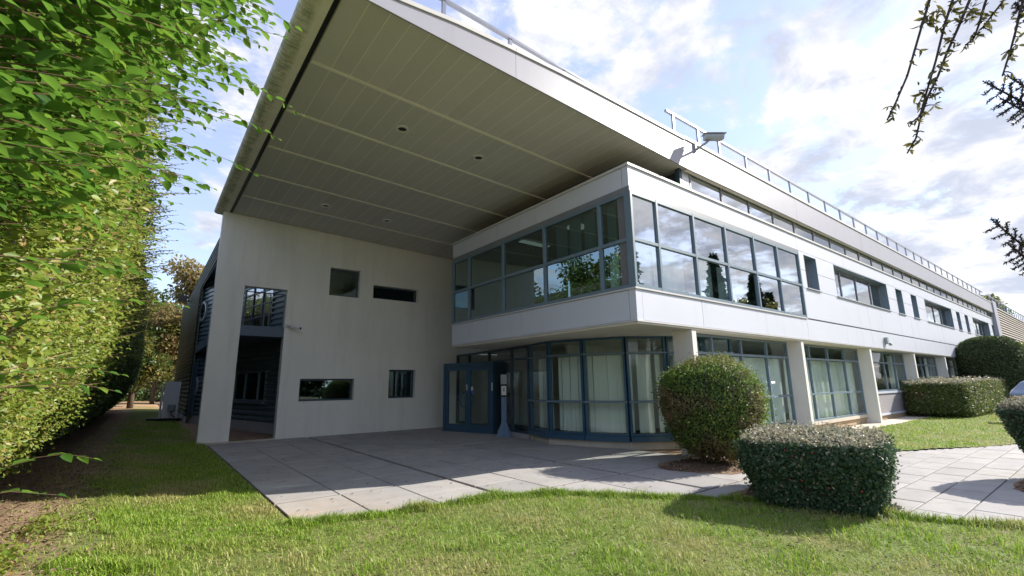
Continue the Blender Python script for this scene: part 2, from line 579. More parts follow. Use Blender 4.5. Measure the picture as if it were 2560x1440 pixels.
def link(name, me, parent=None, kind=None, mw=None):
    o = D.objects.new(name, me)
    COL.objects.link(o)
    if parent: o.parent = parent
    if mw is not None: o.matrix_world = mw
    if kind: o['kind'] = kind
    return o


def tag(o, label, cat, group=None):
    o['label'] = label
    o['category'] = cat
    if group: o['group'] = group
    return o


def thing(name, label, cat, loc=(0, 0, 0), group=None):
    o = D.objects.new(name, None)
    o.empty_display_size = 0.3
    COL.objects.link(o)
    return tag(o, label, cat, group)


def np_mesh(name, verts, faces4=None, faces3=None, mat=None, rnd=None, extra=None, smooth=False):
    me = D.meshes.new(name)
    nv = len(verts)
    n4 = 0 if faces4 is None else len(faces4)
    n3 = 0 if faces3 is None else len(faces3)
    me.vertices.add(nv)
    me.vertices.foreach_set('co', np.ascontiguousarray(verts, np.float32).ravel())
    loops = n4 * 4 + n3 * 3
    me.loops.add(loops)
    me.polygons.add(n4 + n3)
    li = np.empty(loops, np.int32)
    st = np.empty(n4 + n3, np.int32)
    if n4:
        li[:n4 * 4] = np.asarray(faces4, np.int32).ravel()
        st[:n4] = np.arange(n4) * 4
    if n3:
        li[n4 * 4:] = np.asarray(faces3, np.int32).ravel()
        st[n4:] = n4 * 4 + np.arange(n3) * 3
    me.loops.foreach_set('vertex_index', li)
    me.polygons.foreach_set('loop_start', st)
    if mat: me.materials.append(mat)
    for nm, arr in ((('rnd', rnd),) if rnd is not None else ()) + tuple((extra or {}).items()):
        a = me.attributes.new(nm, 'FLOAT', 'POINT')
        a.data.foreach_set('value', np.ascontiguousarray(arr, np.float32))
    me.update(calc_edges=True)
    me.validate()
    if smooth: me.shade_smooth()
    return me


def unit(a):
    return a / np.maximum(np.linalg.norm(a, axis=-1, keepdims=True), 1e-9)


def leaves_mesh(name, pos, axis, nrm, length, width, mat, detail=False, rnd=None):
    """one leaf per row: pos = stalk end, axis = along the leaf, nrm = upper side"""
    n = len(pos)
    axis = unit(axis)
    side = unit(np.cross(nrm, axis))
    nrm = np.cross(axis, side)
    length = np.broadcast_to(length, (n,))
    width = np.broadcast_to(width, (n,))
    if detail:
        T = np.array([(0, 0, 0), (.33, 0, -.03), (.68, 0, -.05), (1, 0, -.16), (.26, .42, .07), (.62, .44, .03), (.26, -.42, .07), (.62, -.44, .03)])
        F4 = [(1, 2, 5, 4), (2, 1, 6, 7)]
        F3 = [(0, 1, 4), (2, 3, 5), (1, 0, 6), (3, 2, 7)]
    else:
        T = np.array([(0, 0, 0), (.5, .5, .12), (1, 0, -.1), (.5, -.5, .12)])
        F4 = None
        F3 = [(0, 2, 1), (0, 3, 2)]
    k = len(T)
    V = (pos[:, None, :] + axis[:, None, :] * (T[None, :, 0:1] * length[:, None, None]) + side[:, None, :] * (T[None, :, 1:2] * width[:, None, None])
         + nrm[:, None, :] * (T[None, :, 2:3] * length[:, None, None]))
    base = (np.arange(n) * k)[:, None, None]
    f3 = (base + np.array(F3)[None]).reshape(-1, 3)
    f4 = (base + np.array(F4)[None]).reshape(-1, 4) if F4 else None
    if rnd is None: rnd = RNG.random(n)
    return np_mesh(name, V.reshape(-1, 3), f4, f3, mat, np.repeat(rnd, k))


def rand_dirs(n):
    return unit(RNG.normal(size=(n, 3)))


def grid_solid(mb, xs, zs, hole, y0, y1, ztop=None):
    """wall in the frame's s/z plane from depth y0 to y1 with rectangular holes; top row may follow ztop(s)"""
    nx, nz = len(xs) - 1, len(zs) - 1
    sol = [[not hole((xs[i] + xs[i + 1]) / 2, (zs[j] + zs[j + 1]) / 2) for j in range(nz)] for i in range(nx)]
    Z = lambda i, j: ztop(xs[i]) if (ztop and j == nz) else zs[j]
    for i in range(nx):
        for j in range(nz):
            if not sol[i][j]: continue
            a, b = xs[i], xs[i + 1]
            za0, zb0, za1, zb1 = Z(i, j), Z(i + 1, j), Z(i, j + 1), Z(i + 1, j + 1)
            mb.quad((a, y0, za0), (b, y0, zb0), (b, y0, zb1), (a, y0, za1))
            mb.quad((b, y1, zb0), (a, y1, za0), (a, y1, za1), (b, y1, zb1))
            if i == 0 or not sol[i - 1][j]: mb.quad((a, y1, za0), (a, y0, za0), (a, y0, za1), (a, y1, za1))
            if i == nx - 1 or not sol[i + 1][j]: mb.quad((b, y0, zb0), (b, y1, zb0), (b, y1, zb1), (b, y0, zb1))
            if j == 0 or not sol[i][j - 1]: mb.quad((a, y0, za0), (a, y1, za0), (b, y1, zb0), (b, y0, zb0))
            if j == nz - 1 or not sol[i][j + 1]: mb.quad((a, y0, za1), (b, y0, zb1), (b, y1, zb1), (a, y1, za1))
    return mb


def cuts(lo, hi, holes, k):
    s = {lo, hi}
    for h in holes:
        for v in (h[k], h[k + 1]):
            if lo < v < hi: s.add(v)
    return sorted(s)


# ------------------------------------------------------------------ ground, lawns, paving
def lawn_z(x, y):
    x = np.asarray(x, float)
    y = np.asarray(y, float)
    bank = np.clip((1.45 - x) * 0.05, 0, 0.09) * np.clip((y - 2.0) / 3.0, 0, 1)
    return 0.018 + bank + 0.012 * np.sin(1.7 * x + 0.6) * np.cos(1.3 * y)


FRONT_X = [1.5, 2.2, 4.0, 4.7, 5.3, 6.1, 6.55, 7.0, 7.4, 8.2, 9.5]
FRONT_Y = [5.9, 5.72, 5.42, 5.0, 4.35, 3.45, 2.1, 1.25, 0.75, -0.3, -2.0]
RIGHT_X = [11.6, 12.7, 15.5, 19.5, 23.5, 60.0]
RIGHT_Y = [4.2, 3.28, 2.05, 0.6, 2.9, 3.3]


def on_lawn(x, y):
    x = np.asarray(x, float)
    y = np.asarray(y, float)
    front = (y < np.interp(x, FRONT_X, FRONT_Y)) & (x < 9.5) | (y < -3.0)
    left = x < 1.46
    right = (x > 11.6) & (y > np.interp(x, RIGHT_X, RIGHT_Y)) & (y < 5.1)
    return front | left | right


MB().box(-300, 500, -250, 600, -0.6, -0.06).build('ground', M['soil'], kind='structure')


def lawn_sheet(name, x0, x1, y0, y1, step):
    nx, ny = int((x1 - x0) / step) + 1, int((y1 - y0) / step) + 1
    X, Y = np.meshgrid(x0 + np.arange(nx) * step, y0 + np.arange(ny) * step, indexing='ij')
    Z = lawn_z(X, Y)
    idx = np.arange(nx * ny).reshape(nx, ny)
    q = np.stack([idx[:-1, :-1], idx[1:, :-1], idx[1:, 1:], idx[:-1, 1:]], -1).reshape(-1, 4)
    cx = (X[:-1, :-1] + step / 2).ravel()
    cy = (Y[:-1, :-1] + step / 2).ravel()
    q = q[on_lawn(cx, cy)]
    me = np_mesh(name, np.stack([X, Y, Z], -1).reshape(-1, 3), q, None, M['lawn_base'], smooth=True)
    return link(name, me, None, 'structure')


lawn_sheet('lawn', -3.0, 9.5, -2.0, 12.0, 0.08)
lawn_sheet('lawn_front', -40.0, 70.0, -60.0, -2.0, 1.0)
lawn_sheet('lawn_back', -8.0, 1.6, 12.0, 90.0, 0.4)
lawn_sheet('lawn_right', 11.6, 60.0, -1.0, 5.2, 0.1)

# grass blades
def grass_patch(name, n, sampler, hmin, hmax, wid, cover_edge=0.0):
    x, y = sampler(n)
    keep = on_lawn(x - cover_edge * 0, y) 
    soil = (x < -0.38 + 0.18 * np.sin(2.3 * y) + 0.15 * np.sin(5.1 * y + 1)) & (RNG.random(len(x)) > 0.12) & (y > 2) & (x < 1.5)
    keep &= ~soil
    x, y = x[keep], y[keep]
    n = len(x)
    z = lawn_z(x, y)
    patch = 0.5 + 0.5 * np.sin(2.6 * x + 1.3 * np.sin(1.1 * y)) * np.sin(1.6 * y + 0.7 * np.sin(2.1 * x))
    tuft = 0.5 + 0.5 * np.sin(6.3 * x + 2 * np.sin(4.7 * y)) * np.sin(5.7 * y + 1.7 * np.sin(5.3 * x))
    dryp = np.clip((patch - 0.6) * 1.9 + .5 * (tuft - .5) + RNG.normal(0, 0.28, n) + np.clip((1.2 - x) * 0.35, 0, 0.55) * (x < 1.5), 0, 1)
    dryp = np.where(RNG.random(n) < 0.12, np.maximum(dryp, 0.75), dryp)
    big_t = np.clip(np.sin(2.9 * x + 2.2 * np.sin(2.3 * y)) * np.sin(3.3 * y + 1.9 * np.sin(2.6 * x)) - .35, 0, 1)
    h = (hmin + (hmax - hmin) * RNG.random(n) ** 1.6) * (0.55 + 0.7 * tuft + 1.0 * big_t)
    ang = RNG.random(n) * 2 * pi
    lean = 0.25 + 0.75 * RNG.random(n)
    dx, dy = np.cos(ang), np.sin(ang)
    w = wid * (0.7 + 0.6 * RNG.random(n))
    b = np.stack([x, y, z - 0.01], -1)
    d = np.stack([dx, dy, np.zeros(n)], -1)
    s = np.stack([-dy, dx, np.zeros(n)], -1)
    up = np.array([0, 0, 1.0])
    m1 = b + up * (h * 0.55)[:, None] + d * (h * lean * 0.28)[:, None]
    tip = b + up * (h * (1.0 - 0.25 * lean))[:, None] + d * (h * lean)[:, None]
    V = np.stack([b - s * w[:, None], b + s * w[:, None], m1 + s * (w * 0.75)[:, None], m1 - s * (w * 0.75)[:, None], tip], 1)
    base = (np.arange(n) * 5)[:, None]
    f4 = base + np.array([[0, 1, 2, 3]])
    f3 = base + np.array([[3, 2, 4]])
    me = np_mesh(name, V.reshape(-1, 3), f4, f3, M['grass_blade'], np.repeat(RNG.random(n), 5), {'dry': np.repeat(dryp, 5)})
    return link(name, me, None, 'stuff')


def front_sampler(n):
    # denser towards the viewer's side of the lawn; fades out far off
    r = 2.6 + 11.0 * RNG.random(n) ** 1.35
    a = -0.28 + 1.85 * RNG.random(n)
    return r * np.sin(a), r * np.cos(a)


def strip_sampler(n):
    return 1.5 - 2.6 * RNG.random(n), 5.0 + 22.0 * RNG.random(n) ** 1.3


def right_sampler(n):
    return 11.6 + 26.0 * RNG.random(n) ** 1.4, -0.5 + 5.7 * RNG.random(n)


def edge_sampler(n):
    t = RNG.random(n)
    x = 1.4 + 6.2 * t
    return x, np.interp(x, FRONT_X, FRONT_Y) - np.abs(RNG.normal(0, 0.10, n))


grass_patch('grass', 300000, front_sampler, 0.022, 0.085, 0.0032)
grass_patch('grass', 130000, strip_sampler, 0.025, 0.07, 0.004)
grass_patch('grass', 60000, right_sampler, 0.03, 0.085, 0.006)
grass_patch('grass', 16000, edge_sampler, 0.05, 0.13, 0.0035)

# paving slabs, each its own object
pavement = MB().box(1.5, 60.0, -3.0, 16.0, -0.058, -0.03).build('pavement', M['soil'], kind='structure')
GAP = 0.008
slab_cache = {}


def slab(x0, x1, y0, y1, dz=0.0):
    key = (round(x1 - x0, 3), round(y1 - y0, 3))
    if key not in slab_cache:
        w, h = key
        mb = MB()
        g = GAP
        b = 0.006
        lo = [(g, g), (w - g, g), (w - g, h - g), (g, h - g)]
        hi = [(g + b, g + b), (w - g - b, g + b), (w - g - b, h - g - b), (g + b, h - g - b)]
        A = [mb.vert((*p, -0.035)) for p in lo]
        B = [mb.vert((*p, -0.005)) for p in lo]
        Cc = [mb.vert((*p, 0.0)) for p in hi]
        for P, Q in ((A, B), (B, Cc)):
            for k in range(4):
                mb.face([P[k], P[(k + 1) % 4], Q[(k + 1) % 4], Q[k]])
        mb.face(Cc)
        slab_cache[key] = mb.mesh('slab', M['paving'])
    o = D.objects.new('slab', slab_cache[key])
    COL.objects.link(o)
    o.parent = pavement
    o.location = (x0, y0, dz)
    o.rotation_euler = (random.uniform(-1, 1) * 0.0012, random.uniform(-1, 1) * 0.0012, 0)
    return o


def need_slab(x0, x1, y0, y1):
    pts = [(x0, y0), (x1, y0), (x0, y1), (x1, y1), ((x0 + x1) / 2, (y0 + y1) / 2)]
    return not all(bool(on_lawn(*p)) for p in pts)


XB = [1.5, 4.1, 6.55, 9.05]
YB = [3.9, 5.5, 7.1, 10.7, 14.0, 15.5]
SLABS = []
for i in range(3):
    for j in range(5):
        x0, x1, y0, y1 = XB[i], XB[i + 1], YB[j], YB[j + 1]
        j0 = 0.03
        nx = 3
        ny = max(1, round((y1 - y0) / 0.82))
        for a in range(nx):
            for b in range(ny):
                q = (x0 + j0 + (x1 - x0 - 2 * j0) * a / nx, x0 + j0 + (x1 - x0 - 2 * j0) * (a + 1) / nx,
                     y0 + j0 + (y1 - y0 - 2 * j0) * b / ny, y0 + j0 + (y1 - y0 - 2 * j0) * (b + 1) / ny)
                if need_slab(*q): SLABS.append(q)
y = 3.9
while y > -1.0:                      # the path that leaves towards the right
    x = 6.55 if int(round((3.9 - y) / 0.42)) % 2 else 6.15
    while x < 16.5:
        w = 0.84
        q = (x, x + w, y - 0.42, y)
        if need_slab(*q) and not (y < 0.5 and x > 11):
            SLABS.append(q)
        x += w
    y -= 0.42
x = 9.05
while x < 17:
    for yy in (3.9, 4.7):
        q = (x, x + 0.84, yy, yy + 0.8)
        if need_slab(*q): SLABS.append(q)
    x += 0.84
for q in SLABS:
    slab(*q, dz=random.uniform(-0.002, 0.002))
MB().box(16.0, 49.0, 5.12, 5.86, -0.05, 0.012).build('kerb_strip', M['plinth_pale'], pavement)
MB().box(17.0, 75.0, -14.0, 3.4, -.05, -.012).build('driveway', plain('asphalt', (0.055, 0.055, 0.058), 0.9, 0.2, 8, bump=0.3), kind='structure')
# soil patch behind the opening in the screen wall
MB().box(-0.2, 3.6, 15.85, 45.0, -0.05, 0.03).build('gravel_bed', M['soil'], kind='structure')
MB().box(1.32, 3.2, 15.36, 15.47, -0.05, 0.035).build('kerb', M['plinth_pale'], kind='structure')

# ------------------------------------------------------------------ the office building
office = thing('office_building', 'white two storey office building with a deep canopy roof over its entrance court', 'building')
XA, YB0 = 7.26, 5.5
Z_SPB, Z_SPT, Z_WT, Z_PT = 2.636, 3.29, 5.27, 5.87
X_END = 49.45
LB = LF((0, YB0), (1, 0), (0, -1))          # long street front
LA = LF((XA, 0), (0, 1), (-1, 0))           # short front over the entrance
SL = 0.037
zsof = lambda x: 6.29 + SL * (9.1 - x)       # canopy soffit height


def window(parent, lf, s0, s1, z0, z1, vs, hs, fw=0.06, fd=0.09, d=0.0, glass='glass_b', frame='frame', name='window', inner=None):
    """frame as one mesh, each pane a child"""
    f = MB(lf)
    f.box(s0, s0 + fw, d - fd / 2, d + fd / 2, z0, z1)
    f.box(s1 - fw, s1, d - fd / 2, d + fd / 2, z0, z1)
    ve = [s0 + fw / 2] + list(vs) + [s1 - fw / 2]
    for v in vs:
        f.box(v - fw / 2, v + fw / 2, d - fd / 2, d + fd / 2, z0, z1)
    he = [z0 + fw / 2] + list(hs) + [z1 - fw / 2]
    for k in range(len(ve) - 1):
        a, b = ve[k] + fw / 2, ve[k + 1] - fw / 2
        f.box(a, b, d - fd / 2 + .004, d + fd / 2 - .004, z0, z0 + fw)
        f.box(a, b, d - fd / 2 + .004, d + fd / 2 - .004, z1 - fw, z1)
        for h in hs:
            f.box(a, b, d - fd / 2 + .004, d + fd / 2 - .004, h - fw / 2, h + fw / 2)
    fo = f.build(name, M[frame], parent)
    for k in range(len(ve) - 1):
        for j in range(len(he) - 1):
            MB(lf).box(ve[k] + fw / 2 - .004, ve[k + 1] - fw / 2 + .004, d - .005, d + .005, he[j] + fw / 2 - .004, he[j + 1] - fw / 2 + .004).build('pane', M[glass], fo)
    return fo


slat_cache = {}


def blinds(win, lf, s0, s1, z0, z1, d, pitch=0.115, gaps=(), width=0.112, mat='blind', ang=0.25):
    key = (round(z1 - z0, 3), width, mat)
    if key not in slat_cache:
        h = z1 - z0
        mb = MB()
        n = 3
        cols = []
        for k in range(n + 1):
            u = -width / 2 + width * k / n
            w = 0.006 * (1 - (2 * k / n - 1) ** 2)
            cols.append((mb.vert((u, w, 0)), mb.vert((u, w, h))))
        for k in range(n):
            mb.face([cols[k][0], cols[k + 1][0], cols[k + 1][1], cols[k][1]])
        slat_cache[key] = mb.mesh('blind_slat', M[mat])
        slat_cache[key].shade_smooth()
    s = s0 + pitch / 2
    base = atan2(lf.u[1], lf.u[0])
    while s < s1:
        if not any(a < s < b for a, b in gaps):
            o = D.objects.new('blind_slat', slat_cache[key])
            COL.objects.link(o)
            o.parent = win
            o.location = lf(s, d, z0)
            o.rotation_euler = (random.uniform(-.004, .004), random.uniform(-.012, .012), base + ang + random.uniform(-.25, .25))
        s += pitch * random.uniform(.93, 1.07)


# --- walls of the upper floor behind the cladding
WIN_B = []                              # (s0, s1, z0, z1, kind)
WIN_B.append((15.62, 16.55, 4.22, 5.30, 'slit'))
for k in range(3):
    o_ = 11.72 * k
    WIN_B.append((18.05 + o_, 23.80 + o_, 4.22, 5.35, 'wide'))
    WIN_B.append((25.02 + o_, 25.95 + o_, 4.22, 5.33, 'slit'))
    if 27.36 + o_ < 49: WIN_B.append((27.36 + o_, 28.30 + o_, 4.22, 5.33, 'slit'))
holesB = [(w[0], w[1], w[2], w[3]) for w in WIN_B] + [(XA + .05, 15.2, Z_SPT, Z_WT)]
inside = lambda hs: (lambda s, z: any(h[0] < s < h[1] and h[2] < z < h[3] for h in hs))
wb = MB(LB)
grid_solid(wb, cuts(XA + 0.02, X_END, holesB, 0), cuts(Z_SPB + .01, Z_PT - .03, holesB, 2), inside(holesB), -0.03, -0.33)
# (s,d) frame: depth runs outward, so inner faces sit at negative d
wb.build('wall', M['backing'], office)
holesA = [(5.55, 12.36, Z_SPT, Z_WT)]
wa = MB(LA)
grid_solid(wa, cuts(5.86, 12.38, holesA, 0), cuts(Z_SPB + .01, Z_PT - .03, holesA, 2), inside(holesA), -0.03, -0.33)
wa.build('wall', M['backing'], office)
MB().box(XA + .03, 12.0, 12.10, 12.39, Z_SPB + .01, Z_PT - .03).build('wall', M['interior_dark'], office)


def panel(lf, s0, s1, z0, z1, mat='panel', d0=-0.028, d1=0.0, g=0.007):
    return MB(lf).box(s0 + g, s1 - g, d0, d1, z0 + g, z1 - g).build('wall_panel', M[mat], office)


# street front: spandrel row, joints every 5.72 m
JX = [7.45, 9.57] + [15.2 + 5.72 * k for k in range(6)] + [X_END]
MB().box(XA - 0.0, XA + .19, YB0 - 0.0, YB0 + .16, Z_SPB, Z_SPT - .02).build('corner_post', M['panel'], office)
MB().box(XA - 0.0, XA + .19, YB0 - 0.0, YB0 + .16, Z_WT + .11, Z_PT - .05).build('corner_post', M['panel'], office)
for a, b in zip(JX[:-1], JX[1:]):
    panel(LB, a, b, Z_SPB + .03, Z_SPT - .02)
    panel(LB, a, b, 5.37, Z_PT - .05)
segs = sorted([w for w in WIN_B], key=lambda w: w[0])
xs_prev = 15.24
for w in segs + [(X_END, X_END + 1, 4.22, 5.33, 'end')]:
    if w[0] - xs_prev > .05:
        for za, zb in ((4.22, 4.79), (4.79, 5.37)):
            panel(LB, xs_prev, w[0], za, zb)
    if w[4] != 'end':
        if 5.37 - w[3] > .012:
            panel(LB, w[0], w[1], w[3], 5.37, g=.002)
    xs_prev = w[1]
for a, b in zip([15.24] + JX[3:-1], JX[3:]):
    if b - a > .1:
        panel(LB, a, b, Z_SPT + .012, 4.22)
# entrance front panels
for a, b in ((5.665, 8.99), (8.99, 12.38)):
    panel(LA, a, b, Z_SPB + .03, Z_SPT - .02)
for a, b in ((5.665, 8.36), (8.36, 9.0), (9.0, 12.38)):
    panel(LA, a, b, 5.37, Z_PT - .05)
# trims: drip edge, sill flashings, parapet cap (street front, then entrance front)
tr = MB()
for z0, z1, o in ((Z_SPB, Z_SPB + .03, .012), (Z_SPT - .02, Z_SPT + .012, .03), (Z_PT - .05, Z_PT, .035)):
    x_to = 15.22 if z0 == Z_SPT - .02 else X_END
    tr.box(XA - o, x_to, YB0 - o, YB0 + .02, z0, z1)
    tr.box(XA - o, XA + .02, YB0 + .02, 12.40, z0, z1)
tr.build('trim', M['coping'], office)
tw = MB()
tw.box(XA - .02, 15.22, YB0 - .02, YB0 + .02, Z_WT, 5.372)
tw.box(XA - .02, XA + .02, YB0 + .02, 12.38, Z_WT, 5.372)
tw.build('window_head', M['frame_grey'], office)
MB().box(XA + .03, 9.29, YB0 + .03, 12.09, Z_PT - .09, Z_PT - .03).build('roof_terrace', M['backing'], office)

# ribbon windows on the two fronts, meeting in a glass corner
wB = window(office, LB, XA - .015, 15.2, Z_SPT + .012, Z_WT, [8.12, 9.50, 10.90, 12.35, 13.72], [4.27], fw=.062, fd=.10, d=-.02, glass='glass_b')
wA = window(office, LA, YB0 + .06, 12.38, Z_SPT + .012, Z_WT, [6.32, 8.08, 9.75, 11.43], [4.28], fw=.07, fd=.10, d=-.03, glass='glass_dark')
blinds(wB, LB, 7.5, 8.1, 3.36, 4.24, -.20, ang=-.4)
blinds(wB, LB, 8.2, 11.2, 3.36, 4.24, -.20, gaps=((9.3, 9.9), (10.4, 10.7)), ang=-.5)
blinds(wA, LA, 5.7, 6.3, 3.36, 5.2, -.20, gaps=((5.9, 6.05),), ang=.3)
blinds(wA, LA, 6.6, 7.9, 4.3, 5.2, -.20, gaps=((7.0, 7.1), (7.35, 7.5)), ang=.3)

# punched windows with deep teal reveals
for (s0, s1, z0, z1, kind) in WIN_B:
    n = 4 if kind == 'wide' else 1
    if kind == 'wide':
        w_ = s1 - s0
        vs = [s0 + w_ * .22, s0 + w_ * .5, s0 + w_ * .78]
    else:
        vs = []
    wo_ = window(office, LB, s0 + .01, s1 - .01, z0 + .04, z1 - .01, vs, [], fw=.055, fd=.07, d=-.27, glass='glass_b', frame='frame_grey')
    rv = MB(LB)
    rv.box(s0, s0 + .012, -.235, .004, z0 + .03, z1)
    rv.box(s1 - .012, s1, -.235, .004, z0 + .03, z1)
    rv.box(s0 + .012, s1 - .012, -.235, .004, z1 - .012, z1)
    rv.build('reveal', M['frame'], wo_)
    MB(LB).box(s0 - .05, s1 + .05, -.24, .045, z0 - .005, z0 + .028).build('sill', M['alu'], wo_)

# --- upper storey: clerestory band, fascia and roof
LC = LF((0, 5.53), (1, 0), (0, -1))
cl = [9.55 + 1.43 * k for k in range(29)]
for k in range(0, 28, 4):
    a, b = cl[k], min(cl[min(k + 4, 28)], X_END)
    if b - a < .5: continue
    window(office, LC, a, b, Z_PT - .04, 6.36, [v for v in cl[k + 1:k + 4] if v < b - .2], [], fw=.05, fd=.06, d=0, glass='glass_b', frame='frame_grey', name='clerestory_window')
MB().box(9.14, 9.24, 5.50, 5.60, Z_PT - .04, 6.36).build('post', M['frame_dark'], office)
MB().box(9.24, 9.53, 5.51, 5.57, Z_PT - .04, 6.36).build('infill_panel', M['alu'], office)
MB().box(9.3, 9.4, 12.4, 15.5, 2.60, Z_PT - .06).build('wall', M['interior'], office)
MB().box(9.3, 9.4, 5.7, 15.5, Z_PT - .04, 6.36).build('wall', M['interior_dark'], office)
MB().box(9.3, X_END, 5.405, 15.8, 6.362, 7.0).build('roof', M['undersoffit'], office)
MB().box(9.3, X_END, 5.402, 5.49, 6.262, 6.358).build('beam', M['undersoffit'], office)
FJ = [9.25, 15.2, 20.92, 26.64, 32.36, 38.08, 43.8, X_END]
for a, b in zip(FJ[:-1], FJ[1:]):
    MB().box(a + .004, b - .004, 5.37, 5.4, 6.27, 7.0).build('fascia_panel', M['fascia'], office)
MB().box(9.25, X_END, 5.345, 5.6, 7.002, 7.075).build('coping', M['coping'], office)
MB().box(X_END, X_END + 1.5, 5.3, 16, 0, 7.2).build('end_wall', M['fascia'], office)

# --- canopy: wedge with a rounded nose, sloping slightly
TOPX = [1.16, 1.35, 1.7, 2.28, 3.16, 4.15, 5.35, 6.3, 9.25]
TOPZ = [6.70, 6.76, 6.80, 6.845, 6.947, 7.0, 7.045, 7.05, 7.05]
ztop = lambda x: float(np.interp(x, TOPX, TOPZ))
YF, YW = 5.4, 15.5
core_poly = [(1.52, zsof(1.5) + .03), (9.3, zsof(9.3) + .03), (9.3, 7.0)] + [(x, ztop(x) - .03) for x in (6.3, 5.35, 4.15, 3.16, 2.28, 1.7, 1.52)]
MB().prism(core_poly, 'y', YF + .03, 15.9).build('canopy_slab', M['seam'], office)
# fascia of the canopy, a tapering board split into two lengths
for a, b in ((1.5, 4.3), (4.3, 9.25)):
    xs = [a + .003] + [x for x in TOPX if a < x < b] + [b - .003]
    poly = [(x, zsof(x) - .012) for x in xs] + [(x, ztop(x) - .072) for x in reversed(xs)]
    MB().prism(poly, 'y', YF - .03, YF).build('fascia_panel', M['fascia'], office)
    polyc = [(x, ztop(x) - .07) for x in xs] + [(x, ztop(x)) for x in reversed(xs)]
    MB().prism(polyc, 'y', YF - .055, YF + .2).build('coping', M['coping'], office)
# nose
nose = [(1.475, zsof(1.475) + .004), (1.475, 6.775)]
for k in range(11):
    a = pi / 2 + pi * k / 10
    nose.append((1.19 + .11 * cos(a), 6.685 + .085 * sin(a)))
nose = [(1.435, zsof(1.475)), (1.435, 6.775), (1.22, 6.772)] + nose[2:] + [(1.24, 6.598)]
nose_cc = list(reversed(nose))
for a, b in ((YF - .03, 8.9), (8.9, 12.4), (12.4, 15.9)):
    MB().prism(nose_cc, 'y', a + .003, b - .003).build('roof_nose', M['nose'], office, smooth=False)
MB().prism([(1.438, zsof(1.47) + .05), (1.519, zsof(1.47) + .05), (1.519, 6.70), (1.438, 6.70)], 'y', YF + .002, 15.88).build('shadow_gap', M['black'], office)  # black strip closing the gap, its shade painted in
# soffit: panels 0.30 m wide between pale battens
BAT = [5.46, 7.13, 8.81, 10.49, 12.15, 13.83, 15.5]
ang = -math.atan(SL)
pc = {}
for r_ in range(6):
    y0, y1 = BAT[r_] + .035, BAT[r_ + 1] - .035
    if r_ == 0: y0 = 5.41
    key = round(y1 - y0, 3)
    x = 1.535
    pm = MB().box(.005, .298, 0, y1 - y0, 0, .008).mesh('soffit_panel', M['soffit'])
    while x < 9.3:
        o = D.objects.new('soffit_panel', pm)
        COL.objects.link(o)
        o.parent = office
        o.location = (x, y0, zsof(x) + .018)
        o.rotation_euler = (0, -ang, 0)
        x += .303
x = 1.535 + .303
while x < 9.2:
    z = zsof(x) + .016
    MB().box(x - .006, x + .006, 5.43, 15.49, z, z + .02).build('joint_strip', M['seam'], office)
    x += .303
for yb in BAT[1:6]:
    mb = MB()
    poly = [(1.53, zsof(1.53) - .004), (9.3, zsof(9.3) - .004), (9.3, zsof(9.3) + .028), (1.53, zsof(1.53) + .028)]
    mb.prism(poly, 'y', yb - .026, yb + .026)
    mb.build('soffit_batten', M['seam'], office)
mb = MB()
mb.prism([(1.522, zsof(1.5) - .003), (1.537, zsof(1.5) - .003), (1.537, zsof(1.5) + .03), (1.522, zsof(1.5) + .03)], 'y', YF + .01, 15.5)
mb.build('edge_trim', M['soffit'], office)

# --- rendered screen wall at the back of the court
W_ = [(4.456, 5.456, 4.415, 5.346), (5.935, 7.64, 4.46, 4.93), (3.77, 5.443, 1.05, 1.73), (6.631, 7.623, 1.068, 2.032)]
OPEN = (2.035, 3.21, -0.5, 4.44)
holesW = W_ + [OPEN]
LW = LF((0, YW), (1, 0), (0, -1))
ws = MB(LW)
grid_solid(ws, cuts(1.3, 9.3, holesW, 0), cuts(-.05, 6.1, holesW, 2) + [6.3], inside(holesW), 0, -.3, ztop=lambda s: zsof(s) + .02)
ws.build('screen_wall', M['render'], office)
for (s0, s1, z0, z1) in W_:
    w_ = window(office, LW, s0 + .004, s1 - .004, z0 + .004, z1 - .004, [], [], fw=.05, fd=.06, d=-.19, glass='glass_dark', frame='frame_dark')
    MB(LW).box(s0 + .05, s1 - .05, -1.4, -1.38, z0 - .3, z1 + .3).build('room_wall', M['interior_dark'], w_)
MB().box(6.75, 7.35, 16.3, 16.36, 4.55, 4.585).build('tube_light', M['lamp_lit'], office)
# rooms behind the screen wall (dark)
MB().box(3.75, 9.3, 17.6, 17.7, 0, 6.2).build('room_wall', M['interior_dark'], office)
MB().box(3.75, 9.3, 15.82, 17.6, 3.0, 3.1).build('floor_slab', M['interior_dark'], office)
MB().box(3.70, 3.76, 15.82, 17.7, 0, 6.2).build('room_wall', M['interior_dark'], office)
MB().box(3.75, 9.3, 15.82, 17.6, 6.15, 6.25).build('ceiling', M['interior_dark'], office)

# --- ground floor: soffit, fins, glazing
MB().box(XA + .02, 13.0, YB0 + .02, 12.4, 2.60, 2.634).build('underside', M['undersoffit'], office)
MB().box(13.0, X_END, YB0 + .02, 6.05, 2.60, 2.634).build('underside', M['undersoffit'], office)
MB().box(12.0, X_END, 6.2, 13.0, 2.66, 3.1).build('floor_slab', M['interior'], office)
MB().box(XA + .4, 12.0, 5.9, 12.3, 2.66, 3.1).build('floor_slab', M['interior_dark'], office)
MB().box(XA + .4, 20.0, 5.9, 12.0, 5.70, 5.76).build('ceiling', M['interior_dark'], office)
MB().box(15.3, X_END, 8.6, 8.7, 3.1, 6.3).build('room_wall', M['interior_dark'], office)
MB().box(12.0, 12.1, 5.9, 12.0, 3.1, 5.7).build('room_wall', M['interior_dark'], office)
MB().box(9.6, X_END, 9.8, 9.9, 0, 2.66).build('room_wall', M['interior'], office)
